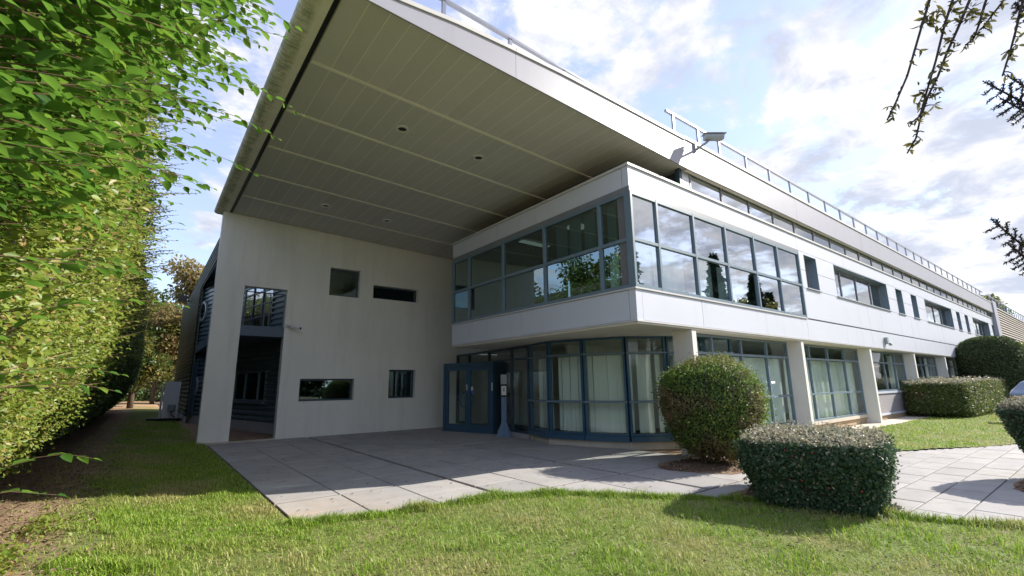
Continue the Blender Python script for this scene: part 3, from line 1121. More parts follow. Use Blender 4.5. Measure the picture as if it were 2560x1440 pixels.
MB().box(9.3, 11.3, 15.5, 15.6, 0, 2.66).build('room_wall', M['interior'], office)
MB().box(11.2, 11.3, 9.95, 15.5, 0, 2.66).build('room_wall', M['interior'], office)
MB().box(9.42, 12.0, 12.4, 15.45, 2.66, 2.8).build('ceiling', M['interior'], office)
MB().box(8.2, 9.4, 10.2, 10.4, 5.62, 5.65).build('ceiling_lamp', M['lamp_lit'], office)
MB().box(8.55, 9.05, 8.2, 8.7, 5.62, 5.65).build('ceiling_lamp', M['lamp_lit'], office)
FIN = [9.2 + 5.79 * k for k in range(8)]
FIN[1], FIN[2] = 14.73, 20.52
FIN = [9.2, 14.73, 20.58, 26.3, 32.0, 37.75, 43.5, 49.2]
for x in FIN:
    MB().box(x - .08, x + .08, YB0 + .03, 6.0, -.05, 2.598).build('fin', M['fin'], office)
LG = LF((0, 5.95), (1, 0), (0, -1))
for k in range(7):
    a, b = FIN[k] + .083, FIN[k + 1] - .083
    if k == 0: a = 9.45
    w = (FIN[k + 1] - FIN[k]) / 4
    vs = [FIN[k] + w, FIN[k] + 2 * w, FIN[k] + 3 * w]
    low = k < 2
    zs0 = .30 if low else 1.05
    wg = window(office, LG, a, b, zs0, 2.59, vs, [1.09, 2.15] if low else [2.15], fw=.055, fd=.08, d=0, glass='glass', frame='frame', name='window')
    if low:
        MB(LG).box(a, b, -.1, .07, .20, .298).build('sill', M['plinth_pale'], wg)
        MB(LG).box(a, b, -.1, 0.0, -.05, .198).build('plinth', M['plinth_tan'], office)
        blinds(wg, LG, a + .08, b - .05, .34, 2.12, -.22, pitch=.125, width=.118, ang=-.3,
               gaps=[(vs[0] - .3, vs[0] - .05), (vs[1] + .55, vs[1] + .8)] if k else [(a + 1.9, a + 2.1)])
    else:
        MB(LG).box(a, b, -.1, .06, .97, 1.048).build('sill', M['panel'], wg)
        MB(LG).box(a, b, -.1, .02, .24, .968).build('spandrel_panel', M['pebble_panel'], office)
        MB(LG).box(a, b, -.1, .07, .17, .238).build('sill', M['panel'], wg)
        MB(LG).box(a, b, -.1, 0.0, -.05, .168).build('plinth', M['plinth_tan'], office)
        blinds(wg, LG, b - w * .9, b - .05, 1.1, 2.5, -.22, pitch=.3, width=.29, ang=.1)
lampb = MB()
for k in range(6):
    a0, a1 = pi * k / 12, pi * (k + 1) / 12
    r0, r1 = .2 * cos(a0), .2 * cos(a1)
    for j in range(12):
        t0, t1 = 2 * pi * j / 12, 2 * pi * (j + 1) / 12
        P = lambda r, t, a: (12.1 + r * cos(t), 7.2 + r * sin(t), 2.25 + .16 * sin(a))
        lampb.quad(P(r0, t0, a0), P(r0, t1, a0), P(r1, t1, a1), P(r1, t0, a1))
lampb.build('pendant_shade', M['white_plastic'], office)

# --- faceted bay window under the box
BAY = [(8.62, 10.30), (8.36, 9.25), (8.62, 8.25), (9.10, 7.32), (9.95, 6.78), (10.95, 6.40), (11.6, 5.99)]
for k in range(len(BAY) - 1):
    (xa, ya), (xb, yb) = BAY[k], BAY[k + 1]
    L = hypot(xb - xa, yb - ya)
    u = ((xb - xa) / L, (yb - ya) / L)
    n = (u[1], -u[0])
    if n[0] * (-1) + n[1] * (-.6) < 0: n = (-n[0], -n[1])
    lf = LF((xa, ya), u, n)
    wv = window(office, lf, .012, L - .012, .27, 2.595, [], [1.05, 2.2], fw=.055, fd=.09, d=0, glass='glass', frame='door', name='bay_window')
    MB(lf).box(.0, L, -.09, .11, .15, .268).build('sill', M['door'], wv)
    MB(lf).box(0, L, .02, .10, 1.03, 1.07).build('rail', M['frame'], wv)
    MB(lf).box(0, L, .02, .10, 2.18, 2.22).build('rail', M['frame'], wv)
    MB(lf).box(-.03, L + .03, -.2, .03, -.05, .148).build('plinth', M['plinth_pale'], office)
    gaps = {0: ((0, .25),), 1: ((.12, .22), (.3, .36)), 2: (), 3: ((.22, .33), (.72, .78)), 4: ((.15, .3),)}.get(k, ())
    blinds(wv, lf, .07, L - .06, .33, 2.17, -.16, pitch=.12, width=.122, ang=-.05 if k in (1, 2) else -.1, gaps=gaps)

MB().prism([(9.42, 15.48), (8.74, 10.5)] + [(x + .06, y + .05) for x, y in BAY] + [(X_END, 6.06), (X_END, 15.48)], 'z', -.02, .015).build('room_floor', M['interior_dark'], office)

# --- entrance glazing set back behind the porch
E0, E1 = (8.66, 10.36), (9.35, 15.48)
L = hypot(E1[0] - E0[0], E1[1] - E0[1])
u = ((E1[0] - E0[0]) / L, (E1[1] - E0[1]) / L)
lfE = LF(E0, u, (-u[1], u[0]))
we = window(office, lfE, .05, L, .12, 2.595, [1.05, 2.55, 4.1], [2.22], fw=.07, fd=.09, d=0, glass='glass', frame='frame_dark', name='entrance_glazing')
MB(lfE).box(.05, L, -.1, .05, -.05, .118).build('plinth', M['plinth_grey'], office)
# porch: glazed double door turned towards the court
PA, PB = (8.10, 14.25), (8.70, 12.20)
L = hypot(PB[0] - PA[0], PB[1] - PA[1])
u = ((PB[0] - PA[0]) / L, (PB[1] - PA[1]) / L)
lfP = LF(PA, u, (u[1], -u[0]) if u[1] * -1 + (-u[0]) * -.3 > 0 else (-u[1], u[0]))
pf = MB(lfP)
pf.box(0, .09, -.06, .06, -.02, 2.2)
pf.box(L - .09, L, -.06, .06, -.02, 2.2)
pf.box(.09, L - .09, -.06, .06, 2.08, 2.2)
porch = pf.build('porch_frame', M['door'], office)
MB(lfP).box(0, L, -.95, -.06, 2.12, 2.2).build('porch_roof', M['door'], office)
MB(lfP).box(L - .05, L, -.45, -.06, -.02, 2.118).build('porch_side', M['frame_dark'], office)
MB(lfP).box(L - .05, L, -.95, -.5, -.02, 2.118).build('porch_side', M['frame_dark'], office)
for a, b in ((.095, L / 2 - .004), (L / 2 + .004, L - .095)):
    lw = .105
    dl = MB(lfP)
    dl.box(a, a + lw, -.03, .03, 0, 2.075)
    dl.box(b - lw, b, -.03, .03, 0, 2.075)
    dl.box(a + lw, b - lw, -.028, .028, 1.95, 2.075)
    dl.box(a + lw, b - lw, -.028, .028, 0, .24)
    leaf = dl.build('door_leaf', M['door'], office)
    MB(lfP).box(a + lw - .004, b - lw + .004, -.005, .005, .236, 1.954).build('pane', M['glass'], leaf)
    # half-ring pull handle on each leaf
    left = a < L / 2 - .2
    pts = []
    for k in range(13):
        t = pi / 2 + pi * k / 12 if left else -pi / 2 + pi * k / 12
        pts.append(lfP(L / 2 + (-.03 if left else .03) + .25 * cos(t), .075, 1.02 + .25 * sin(t)))
    MB().tube(pts, .018, 8).build('handle', M['door'], leaf, smooth=True)
    if not left:
        MB(lfP).box(a + lw + .02, a + lw + .10, .006, .009, 1.31, 1.43).build('sticker', M['white_plastic'], leaf)
        MB(lfP).box(a + lw + .04, a + lw + .16, .006, .010, 1.22, 1.30).build('sticker', M['purple'], leaf)
    else:
        MB(lfP).box(b - .05, b - .01, .031, .034, 1.32, 1.50).build('sticker', M['white_plastic'], leaf)
MB(lfP).box(L - .045, L - .005, .062, .075, 1.30, 1.55).build('intercom', M['white_plastic'], office)

# ------------------------------------------------------------------ dark corrugated building behind the screen wall
annex = thing('corrugated_building', 'dark building clad in ribbed metal behind the pale screen wall', 'building')
NA, NG = (3.62, 15.80), (1.62, 25.3)
L = hypot(NG[0] - NA[0], NG[1] - NA[1])
u = ((NG[0] - NA[0]) / L, (NG[1] - NA[1]) / L)
lfN = LF(NA, u, (u[1] * -1, u[0]) if -u[1] < 0 else (u[1], -u[0]))


def corrugated(lf, s0, s1, z0, z1, pitch, depth, holes=()):
    """horizontal ribs; rectangular holes are left open"""
    mb = MB(lf)
    prof = [(0, 0), (.18, .0), (.34, 1), (.66, 1), (.82, 0)]
    zs = []
    z = z0
    while z < z1:
        for t, d in prof:
            if z + t * pitch < z1: zs.append((z + t * pitch, d * depth))
        z += pitch
    zs.append((z1, 0))
    ss = cuts(s0, s1, holes, 0)
    for a, b in zip(ss[:-1], ss[1:]):
        for (za, da), (zb, db) in zip(zs[:-1], zs[1:]):
            zm, sm = (za + zb) / 2, (a + b) / 2
            if any(h[0] < sm < h[1] and h[2] < zm < h[3] for h in holes): continue
            mb.quad((a, da, za), (b, da, za), (b, db, zb), (a, db, zb))
    return mb


OFF = .87                                 # the wall frame starts a little nearer than the measured base point
NH = [(.94 + OFF, 3.66 + OFF, 1.02, 2.05), (.95 + OFF, 3.5 + OFF, 3.4, 5.15)]
corrugated(lfN, 0, L, .36, 6.2, .185, .05, NH).build('corrugated_sheet', M['navy'], annex)
MB(lfN).box(0, L, -.02, .03, -.05, .358).build('plinth', M['plinth_grey'], annex)
MB(lfN).box(0, L, -2.0, -1.9, 0, 6.2).build('room_wall', M['interior_dark'], annex)
wn = window(annex, lfN, NH[0][0], NH[0][1], NH[0][2], NH[0][3], [1.56 + OFF, 2.68 + OFF], [], fw=.06, fd=.08, d=.01, glass='glass_dark', frame='frame')
MB(lfN).box(NH[0][0] - .05, NH[0][1] + .05, 0, .12, NH[0][2] - .07, NH[0][2] - .003).build('sill', M['frame'], wn)
wn2 = window(annex, lfN, NH[1][0], NH[1][1], NH[1][2], NH[1][3], [NH[1][0] + .85, NH[1][0] + 1.7], [3.95, 4.4, 4.85], fw=.045, fd=.08, d=.01, glass='glass_b', frame='frame_dark')
# portholes
for zc_, sc_ in ((4.79, 8.12 + OFF - .1), (1.57, 8.12 + OFF - .1)):
    ring = MB(lfN)
    n = 28
    R0, R1 = .44, .36
    for j in range(n):
        a0, a1 = 2 * pi * j / n, 2 * pi * (j + 1) / n
        P = lambda r, a, d: (sc_ + r * cos(a), d, zc_ + r * sin(a))
        ring.quad(P(R0, a0, .04), P(R0, a1, .04), P(R0, a1, .11), P(R0, a0, .11))
        ring.quad(P(R1, a0, .11), P(R0, a0, .11), P(R0, a1, .11), P(R1, a1, .11))
        ring.quad(P(R1, a0, .05), P(R1, a0, .11), P(R1, a1, .11), P(R1, a1, .05))
    ro = ring.build('porthole', M['alu'], annex, smooth=False)
    gl = MB(lfN)
    ids = [gl.vert((sc_ + R1 * cos(2 * pi * j / n), .055, zc_ + R1 * sin(2 * pi * j / n))) for j in range(n)]
    ids2 = [gl.vert((sc_ + R1 * cos(2 * pi * j / n), .045, zc_ + R1 * sin(2 * pi * j / n))) for j in range(n)]
    gl.face(ids)
    gl.face(list(reversed(ids2)))
    gl.build('pane', M['glass_b'], ro)
lfG = LF((1.58, 0), (0, 1), (-1, 0))
corrugated(lfG, 24.7, 38.6, .3, 6.7, .185, .05).build('corrugated_sheet', M['green_clad'], annex)
corrugated(lfG, 15.83, 24.69, 5.86, 6.7, .185, .05).build('corrugated_sheet', M['green_clad'], annex)
MB().box(1.60, 12.0, 15.83, 38.6, 6.45, 6.68).build('roof', M['green_clad'], annex)
MB().box(1.60, 1.66, 24.7, 38.6, -.05, 6.45).build('wall', M['green_clad'], annex)
MB().box(1.53, 1.575, 24.7, 38.6, -.05, .297).build('plinth', M['plinth_grey'], annex)
MB().box(1.66, 3.4, 15.83, 25.0, 6.2, 6.44).build('porch_ceiling', M['navy'], annex)
MB().prism([(1.62, 15.82), (3.60, 15.82), (1.66, 25.0), (1.62, 25.0)], 'z', 2.975, 3.27).build('walkway_slab', M['slab_blue'], annex)
MB().box(2.04, 3.205, 15.52, 15.78, 2.975, 3.272).build('walkway_beam', M['slab_blue'], annex)
MB(lfN).box(8.65, 9.3, .06, .12, .4, 2.6).build('downpipe_cover', M['slab_blue'], annex)
# slim guard rail of the walkway seen through the opening
gr = MB()
gr.box(2.06, 3.19, 15.60, 15.63, 4.28, 4.31)
for x in (2.10, 2.62, 2.76, 3.16):
    gr.box(x, x + .03, 15.60, 15.63, 3.272, 4.28)
gr.build('guard_rail', M['frame_dark'], annex)

# ------------------------------------------------------------------ louvred building at the far end
far = thing('louvred_building', 'far building with horizontal metal louvres beyond the long white front', 'building')
MB().box(X_END + 1.55, 78, 5.6, 20, 0, 6.8).build('wall', M['backing'], far)
lm = MB().box(0, 26.4, -.1, .04, 0, .10).mesh('louvre_slat', M['louvre'])
for k in range(32):
    o = D.objects.new('louvre_slat', lm)
    COL.objects.link(o)
    o.parent = far
    o.location = (X_END + 1.56, 5.52, .3 + k * .203)
    o.rotation_euler = (radians(-18), 0, 0)
MB().box(X_END + 1.55, 78, 5.4, 5.7, 6.81, 6.9).build('coping', M['coping'], far)


# ------------------------------------------------------------------ railings
def railing(name, label, posts, y, zb, zt, rail_ext, slope=0.0, x_ref=0.0, top=.05, group=None):
    t = thing(name, label, 'railing', group=group)
    Z = lambda x, z: z - slope * (x - x_ref)
    x0, x1 = rail_ext
    mb = MB()
    mb.prism([(x0, Z(x0, zt)), (x1, Z(x1, zt)), (x1, Z(x1, zt + top)), (x0, Z(x0, zt + top))], 'y', y - .035, y + .035)
    mb.build('top_rail', M['rail'], t)
    mb = MB()
    mb.prism([(x0 + .3, Z(x0 + .3, zb + .25)), (x1, Z(x1, zb + .25)), (x1, Z(x1, zb + .28)), (x0 + .3, Z(x0 + .3, zb + .25) + .03)], 'y', y + .05, y + .07)
    mb.build('toe_rail', M['rail'], t)
    for x in posts:
        MB().box(x - .032, x + .032, y - .025, y + .025, Z(x, zb), Z(x, zt) - .002).build('post', M['rail'], t)
    return t


railing('roof_railing', 'long grey metal railing along the flat roof of the white front', [9.33, 10.4] + [11.42 + 1.45 * k for k in range(26)], 5.66, 7.0, 7.78, (9.05, X_END - .6))
railing('canopy_railing', 'short grey railing on the sloping canopy roof, partly hidden by its edge', [1.93 + 1.45 * k for k in range(6)], 6.2, 6.85, 7.99, (1.2, 9.0), slope=.034, x_ref=4.83)
railing('far_railing', 'thin railing on top of the louvred building at the far end', [X_END + 2 + 1.45 * k for k in range(18)], 5.66, 6.9, 7.75, (X_END + 1.2, 77))

# ------------------------------------------------------------------ small fixtures
def disc_ring(mb, c, r0, r1, z0, z1, n=24):
    P = lambda r, a, z: (c[0] + r * cos(a), c[1] + r * sin(a), z)
    for j in range(n):
        a0, a1 = 2 * pi * j / n, 2 * pi * (j + 1) / n
        mb.quad(P(r1, a0, z0), P(r1, a1, z0), P(r1, a1, z1), P(r1, a0, z1))
        mb.quad(P(r0, a0, z0), P(r0, a1, z0), P(r1, a1, z0), P(r1, a0, z0))
        mb.quad(P(r0, a1, z0), P(r0, a0, z0), P(r0, a0, z1), P(r0, a1, z1))


DL = [(3.50, 8.02, 'front left round downlight, nearest the rounded canopy edge'), (5.32, 8.02, 'front right round downlight in the canopy soffit'),
      (3.50, 13.07, 'back left round downlight close to the screen wall'), (5.32, 13.07, 'back right round downlight towards the glazed box')]
for x, y, lab in DL:
    t = thing('downlight', lab, 'ceiling light', group='downlights in the canopy soffit')
    z = zsof(x)
    mb = MB()
    disc_ring(mb, (x, y), .085, .13, z - .012, z + .016)
    mb.build('trim_ring', M['white_plastic'], t, smooth=False)
    mb = MB()
    disc_ring(mb, (x, y), .004, .084, z + .006, z + .017)
    mb.build('lens', M['black'], t)


def sphere_mb(c, r, n=12, m=8, squash=1.0, cut=None):
    mb = MB()
    P = lambda a, b: (c[0] + r * cos(a) * cos(b), c[1] + r * sin(a) * cos(b), c[2] + r * squash * sin(b))
    for i in range(m):
        b0, b1 = -pi / 2 + pi * i / m, -pi / 2 + pi * (i + 1) / m
        for j in range(n):
            a0, a1 = 2 * pi * j / n, 2 * pi * (j + 1) / n
            mb.quad(P(a0, b0), P(a1, b0), P(a1, b1), P(a0, b1))
    return mb


# CCTV housing on the fascia
cc = thing('security_camera', 'grey box security camera on a bracket below the roof railing', 'security camera')
MB().box(9.64, 9.70, 5.33, 5.369, 6.80, 7.02).build('wall_plate', M['grey_plastic'], cc)
MB().tube([(9.67, 5.34, 6.85), (9.70, 5.22, 6.90), (9.74, 5.12, 6.95), (9.77, 5.03, 7.01)], .032, 8, .024).build('bracket', M['grey_plastic'], cc, smooth=True)
ca = MB(LF((9.64, 5.12), (.80, -.60), (-.60, -.80)))
prof = [(-.07, 0), (.07, 0), (.085, .05), (.07, .115), (.0, .135), (-.07, .115), (-.085, .05)]
ca.prism([(p_[0], 7.0 + p_[1]) for p_ in prof], 'x', .03, .46)
ca.build('housing', M['grey_plastic'], cc)
cb = MB(LF((9.64, 5.12), (.80, -.60), (-.60, -.80)))
cb.box(.0, .52, -.095, .095, 7.128, 7.14)
cb.build('sun_shield', M['grey_plastic'], cc)
cc2 = thing('security_camera', 'small white bullet camera on the screen wall beside the tall opening', 'security camera')
MB().box(3.225, 3.30, 15.44, 15.499, 3.28, 3.38).build('wall_plate', M['white_plastic'], cc2)
MB().tube([(3.27, 15.44, 3.33), (3.33, 15.33, 3.30), (3.40, 15.25, 3.27)], .022, 8).build('bracket', M['white_plastic'], cc2, smooth=True)
MB().tube([(3.33, 15.33, 3.33), (3.58, 15.18, 3.24)], .045, 10).build('housing', M['white_plastic'], cc2, smooth=True)
MB().tube([(3.58, 15.18, 3.24), (3.61, 15.165, 3.23)], .036, 10).build('lens', M['black'], cc2)
wl = thing('wall_lamp', 'small grey motion lamp low on the white panels of the long front', 'lamp')
MB().box(22.28, 22.46, 5.40, 5.499, 2.83, 3.08).build('body', M['grey_plastic'], wl)
sphere_mb((22.42, 5.36, 2.82), .06).build('sensor', M['grey_plastic'], wl, smooth=True)
fl = thing('floodlight', 'black floodlight high on the green ribbed wall', 'floodlight')
MB().tube([(1.52, 30.5, 6.1), (1.30, 30.5, 6.15)], .03, 6).build('arm', M['black'], fl)
fb = MB()
fb.prism([(.95, 6.1), (1.3, 6.02), (1.36, 6.3), (1.0, 6.36)], 'y', 30.2, 30.8)
fb.build('lamp_head', M['black'], fl)

# sanitiser stand by the door
st = thing('sanitiser_stand', 'blue hand sanitiser stand with finned foot beside the entrance door', 'dispenser stand')
sx_, sy_ = 8.50, 11.42
MB().box(sx_ - .055, sx_ + .055, sy_ - .055, sy_ + .055, .0, 1.12).build('post', M['stand_blue'], st)
for du in ((1, 0), (-1, 0), (0, 1), (0, -1)):
    lf = LF((sx_, sy_), du, (-du[1], du[0]))
    mb = MB(lf)
    a = [(.056, 0, .0), (.27, 0, 0), (.25, 0, .06), (.056, 0, .46)]
    A = [mb.vert((p_[0], -.012, p_[2])) for p_ in a]
    B = [mb.vert((p_[0], .012, p_[2])) for p_ in a]
    mb.face(A)
    mb.face(list(reversed(B)))
    for k in range(4):
        mb.face([A[k], B[k], B[(k + 1) % 4], A[(k + 1) % 4]])
    mb.build('fin', M['stand_blue'], st)
lf = LF((sx_, sy_), (.8, -.6), (-.6, -.8))
MB(lf).box(-.10, .10, -.02, .0, 1.1, 1.72).build('back_plate', M['black'], st)
MB(lf).box(-.07, .07, .001, .11, 1.18, 1.44).build('dispenser', M['white_plastic'], st)
MB(lf).box(-.03, .03, .112, .12, 1.28, 1.40).build('window_slot', M['grey_plastic'], st)
MB(lf).box(-.09, .09, .001, .012, 1.50, 1.78).build('notice', M['grey_plastic'], st)

# parked car cut off by the right edge of the picture
car = thing('parked_car', 'pale blue parked car behind the tapered shrub, mostly beyond the right edge', 'car')
lf = LF((24.2, 2.78), (.79, -.61), (-.61, -.79))
cp = plain('car_paint', (0.20, 0.28, 0.44), 0.25, 0.03, spec=.6)
side = [(.0, .45), (.02, .75), (.06, .98), (.22, 1.10), (.42, 1.38), (.75, 1.47), (1.9, 1.49), (2.35, 1.42), (3.0, 1.02), (3.75, .92), (3.95, .75), (4.0, .42), (3.9, .24), (.1, .26)]
half = [.66, .76, .80, .80, .66, .60, .60, .62, .78, .74, .70, .66, .72, .72]
mb = MB(lf)
L_ = [mb.vert((p_[0], .85 + h_, p_[1])) for p_, h_ in zip(side, half)]
R_ = [mb.vert((p_[0], .85 - h_, p_[1])) for p_, h_ in zip(side, half)]
n = len(side)
mb.face(L_)
mb.face(list(reversed(R_)))
for k in range(n):
    mb.face([L_[k], R_[k], R_[(k + 1) % n], L_[(k + 1) % n]])
body = mb.build('body', cp, car)
bv = body.modifiers.new('soft', 'BEVEL')
bv.width = .05
bv.segments = 3
for sgn in (1, -1):
    mb = MB(lf)
    q = [(.34, 1.12, .795), (.52, 1.36, .685), (.8, 1.42, .655), (1.62, 1.43, .65), (1.62, 1.08, .80)]
    mb.face([mb.vert((a_, .85 + sgn * (w_ + .012), b_)) for a_, b_, w_ in q])
    q2 = [(1.70, 1.08, .80), (1.70, 1.43, .65), (2.3, 1.37, .66), (2.82, 1.06, .79)]
    mb.face([mb.vert((a_, .85 + sgn * (w_ + .012), b_)) for a_, b_, w_ in q2])
    mb.build('side_window', M['glass_dark'], car)
    MB(lf).box(-.012, .05, .85 + sgn * .60 - .05, .85 + sgn * .60 + .05, .74, .92).build('tail_light', M['berry'], car)
for a_ in (.72, 3.2):
    for d_ in (.1, 1.6):
        mb = MB()
        for r0, r1, w_ in ((.21, .31, .20),):
            c0, c1 = Vector(lf(a_, d_ - w_ / 2, .31)), Vector(lf(a_, d_ + w_ / 2, .31))
            mb.tube([tuple(c0), tuple(c1)], r1, 24)
        w = mb.build('wheel', M['black'], car)
        c2, c3 = Vector(lf(a_, d_ - .11, .31)), Vector(lf(a_, d_ + .11, .31))
        MB().tube([tuple(c2), tuple(c3)], .19, 20).build('rim', M['alu'], w)

# trolley with an upright white panel at the corner of the dark building
tb = thing('panel_trolley', 'upright white panel on a low black trolley beside the green ribbed wall', 'trolley')
lf = LF((1.10, 27.0), (.86, -.5), (-.5, -.86))
MB(lf).box(-.78, .66, -.35, .35, .08, .16).build('platform', M['black'], tb)
for a in (-.66, .54):
    for b in (-.28, .28):
        MB(lf).box(a - .06, a + .06, b - .03, b + .03, -.02, .079).build('castor', M['black'], tb)
MB(lf).box(-.36, .30, -.05, -.01, .161, 1.78).build('panel', M['white_plastic'], tb)
MB(lf).box(-.46, -.40, -.02, .04, .161, 1.55).build('upright', M['white_plastic'], tb)
MB(lf).box(-.02, .24, .06, .22, .48, .76).build('box', M['grey_plastic'], tb)
MB().tube([lf(.1, .1, .48), lf(.12, .14, .3), lf(.3, .1, .2)], .018, 6).build('cable', M['black'], tb)
MB().tube([lf(.50, 0, .162), lf(.62, 0, .85), lf(.78, 0, 1.02)], .05, 8).build('pipe', M['white_plastic'], tb)

# ------------------------------------------------------------------ vegetation helpers
def lumpy_core(name, parent, pts_fn, nu, nv, mat='core'):
    U, V = np.meshgrid(np.linspace(0, 1, nu), np.linspace(0, 1, nv), indexing='ij')
    P = pts_fn(U.ravel(), V.ravel())
    idx = np.arange(nu * nv).reshape(nu, nv)
    q = np.stack([idx[:-1, :-1], idx[1:, :-1], idx[1:, 1:], idx[:-1, 1:]], -1).reshape(-1, 4)
    me = np_mesh(name, P, q, None, M[mat], smooth=True)
    return link(name, me, parent)


def bushy(name, label, cat, surf, n, leaf, mat, jitter=.08, outward=.5, core_scale=.82, stems=(), group=None, top_mat=None, sprigs=0, part='foliage', core_fn=None):
    """clipped shrub: surf(n) gives points and outward normals on the clipped shape"""
    t = thing(name, label, cat, group=group)
    p, nr = surf(n)
    clump = RNG.normal(size=(max(8, n // 60), 3))
    depth = np.abs(RNG.normal(0, jitter, n))
    bumps = .5 + .5 * np.sin(9 * p[:, 0] + 3 * np.sin(7 * p[:, 2])) * np.sin(8 * p[:, 1] + 2 * np.sin(6 * p[:, 2] + 1)) * np.sin(8.5 * p[:, 2])
    p = p - nr * (depth + .07 * bumps * (jitter / .08))[:, None]
    if sprigs:
        k = RNG.random(n) < sprigs
        p = p + nr * (k * RNG.random(n) * jitter * 1.4)[:, None]
    ax = unit(rand_dirs(n) + nr * outward + np.array([0, 0, .25]))
    nm = unit(rand_dirs(n) * .55 + nr * .8 + np.array([0, 0, .35]))
    ln = leaf * (.65 + .7 * RNG.random(n))
    if top_mat:
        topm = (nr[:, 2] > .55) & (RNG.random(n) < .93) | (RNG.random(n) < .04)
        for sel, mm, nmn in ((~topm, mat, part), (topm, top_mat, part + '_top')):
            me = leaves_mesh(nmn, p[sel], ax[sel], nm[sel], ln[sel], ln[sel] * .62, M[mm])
            link(nmn, me, t, 'stuff')
    else:
        link(part, leaves_mesh(part, p, ax, nm, ln, ln * .62, M[mat]), t, 'stuff')
    return t


def superellipsoid(c, r, e_xy=2.0, e_z=2.0, zmin=0.03, taper=None, yaw=0.0, wob=.05, seed=0):
    """sampler of points and normals on a rounded clipped form; taper(z01) scales the plan"""
    rs = np.random.default_rng(seed)
    ph = rs.random(6) * 6

    def f(n, scale=1.0):
        pts, nrs = [], []
        m = 0
        while m < n:
            d = unit(RNG.normal(size=(n * 2, 3)))
            a = (np.abs(d[:, 0]) ** e_xy + np.abs(d[:, 1]) ** e_xy) ** (e_z / e_xy) + np.abs(d[:, 2]) ** e_z
            q = d / (a ** (1 / e_z))[:, None]
            g = np.stack([np.sign(q[:, 0]) * np.abs(q[:, 0]) ** (e_xy - 1), np.sign(q[:, 1]) * np.abs(q[:, 1]) ** (e_xy - 1), np.sign(q[:, 2]) * np.abs(q[:, 2]) ** (e_z - 1)], -1)
            w = 1 + wob * (np.sin(3.1 * q[:, 0] + ph[0]) * np.sin(2.7 * q[:, 1] + ph[1]) + .7 * np.sin(5 * q[:, 2] + ph[2]) * np.sin(4.1 * q[:, 0] + ph[3]))
            # even density over the stretched surface
            keep = RNG.random(len(q)) < np.clip(np.linalg.norm(q, axis=1) ** 2 / 1.6, .25, 1)
            q = q * w[:, None] * scale
            nr = unit(g / np.array(r))
            P = q * np.array(r)
            if taper is not None:
                s = taper(np.clip((P[:, 2] + r[2]) / (2 * r[2]), 0, 1))
                P[:, 0] *= s
                P[:, 1] *= s
            cy_, sy2 = cos(yaw), sin(yaw)
            rot = np.array([[cy_, -sy2, 0], [sy2, cy_, 0], [0, 0, 1]])
            P = P @ rot.T + np.array(c)
            nr = nr @ rot.T
            keep &= P[:, 2] > zmin
            pts.append(P[keep])
            nrs.append(nr[keep])
            m += keep.sum()
        return np.concatenate(pts)[:n], np.concatenate(nrs)[:n]
    return f


def add_core(t, c, r, e_xy, e_z, taper=None, yaw=0.0, k=.86, zmin=0.0):
    def fn(U, V):
        th, ph = U * 2 * pi, (V - .5) * pi
        d = np.stack([np.cos(th) * np.cos(ph), np.sin(th) * np.cos(ph), np.sin(ph)], -1)
        a = (np.abs(d[:, 0]) ** e_xy + np.abs(d[:, 1]) ** e_xy) ** (e_z / e_xy) + np.abs(d[:, 2]) ** e_z
        q = d / (a ** (1 / e_z))[:, None] * k
        P = q * np.array(r)
        if taper is not None:
            s = taper(np.clip((P[:, 2] + r[2]) / (2 * r[2]), 0, 1))
            P[:, 0] *= s
            P[:, 1] *= s
        rot = np.array([[cos(yaw), -sin(yaw), 0], [sin(yaw), cos(yaw), 0], [0, 0, 1]])
        P = P @ rot.T + np.array(c)
        P[:, 2] = np.maximum(P[:, 2], zmin)
        return P
    lumpy_core('dark_core', t, fn, 40, 24)  # solid dark core in place of dense twigs


# ------------------------------------------------------------------ clipped shrubs along the path
tp = lambda z: .62 + .38 * np.clip(z / .55, 0, 1) ** .8
bc, br = (8.72, 4.98, .97), (1.06, 1.0, .99)
t = bushy('ball_shrub', 'round clipped green shrub with brown bare patches in front of the bay window', 'shrub',
          superellipsoid(bc, br, 2.1, 2.35, .04, tp, .3, .075, 3), 40000, .042, 'leaf_ball', .09, sprigs=.2)
add_core(t, bc, br, 2.1, 2.35, tp, .3)
MB().tube([(8.72, 4.98, -.05), (8.70, 5.0, .6)], .06, 8).build('stem', M['bark'], t)

tc_ = lambda z: .80 + .20 * np.clip(z / .62, 0, 1) ** .9
cyaw = .25
cc_, cr_ = (7.05, 2.66, .42), (1.03, .80, .45)
t = bushy('cube_shrub', 'dark green box shaped shrub with a greyish clipped top at the lawn edge', 'shrub',
          superellipsoid(cc_, cr_, 5.5, 8.0, .03, tc_, cyaw, .03, 5), 62000, .040, 'leaf_cube', .065, top_mat='leaf_grey_sunlit', sprigs=.08)
add_core(t, cc_, cr_, 5.5, 8.0, tc_, cyaw, .90)
mb = MB()
for k in range(14):
    y, z = random.uniform(-.6, .6), random.uniform(.25, .75)
    x = -1.0 + .1 * abs(y)
    sp = sphere_mb((cc_[0] + cos(cyaw) * x - sin(cyaw) * y, cc_[1] + sin(cyaw) * x + cos(cyaw) * y, z), .012, 6, 4)
    o = len(mb.v)
    mb.v += sp.v
    mb.f += [tuple(i + o for i in f) for f in sp.f]
mb.build('berries', M['berry'], t, kind='stuff')

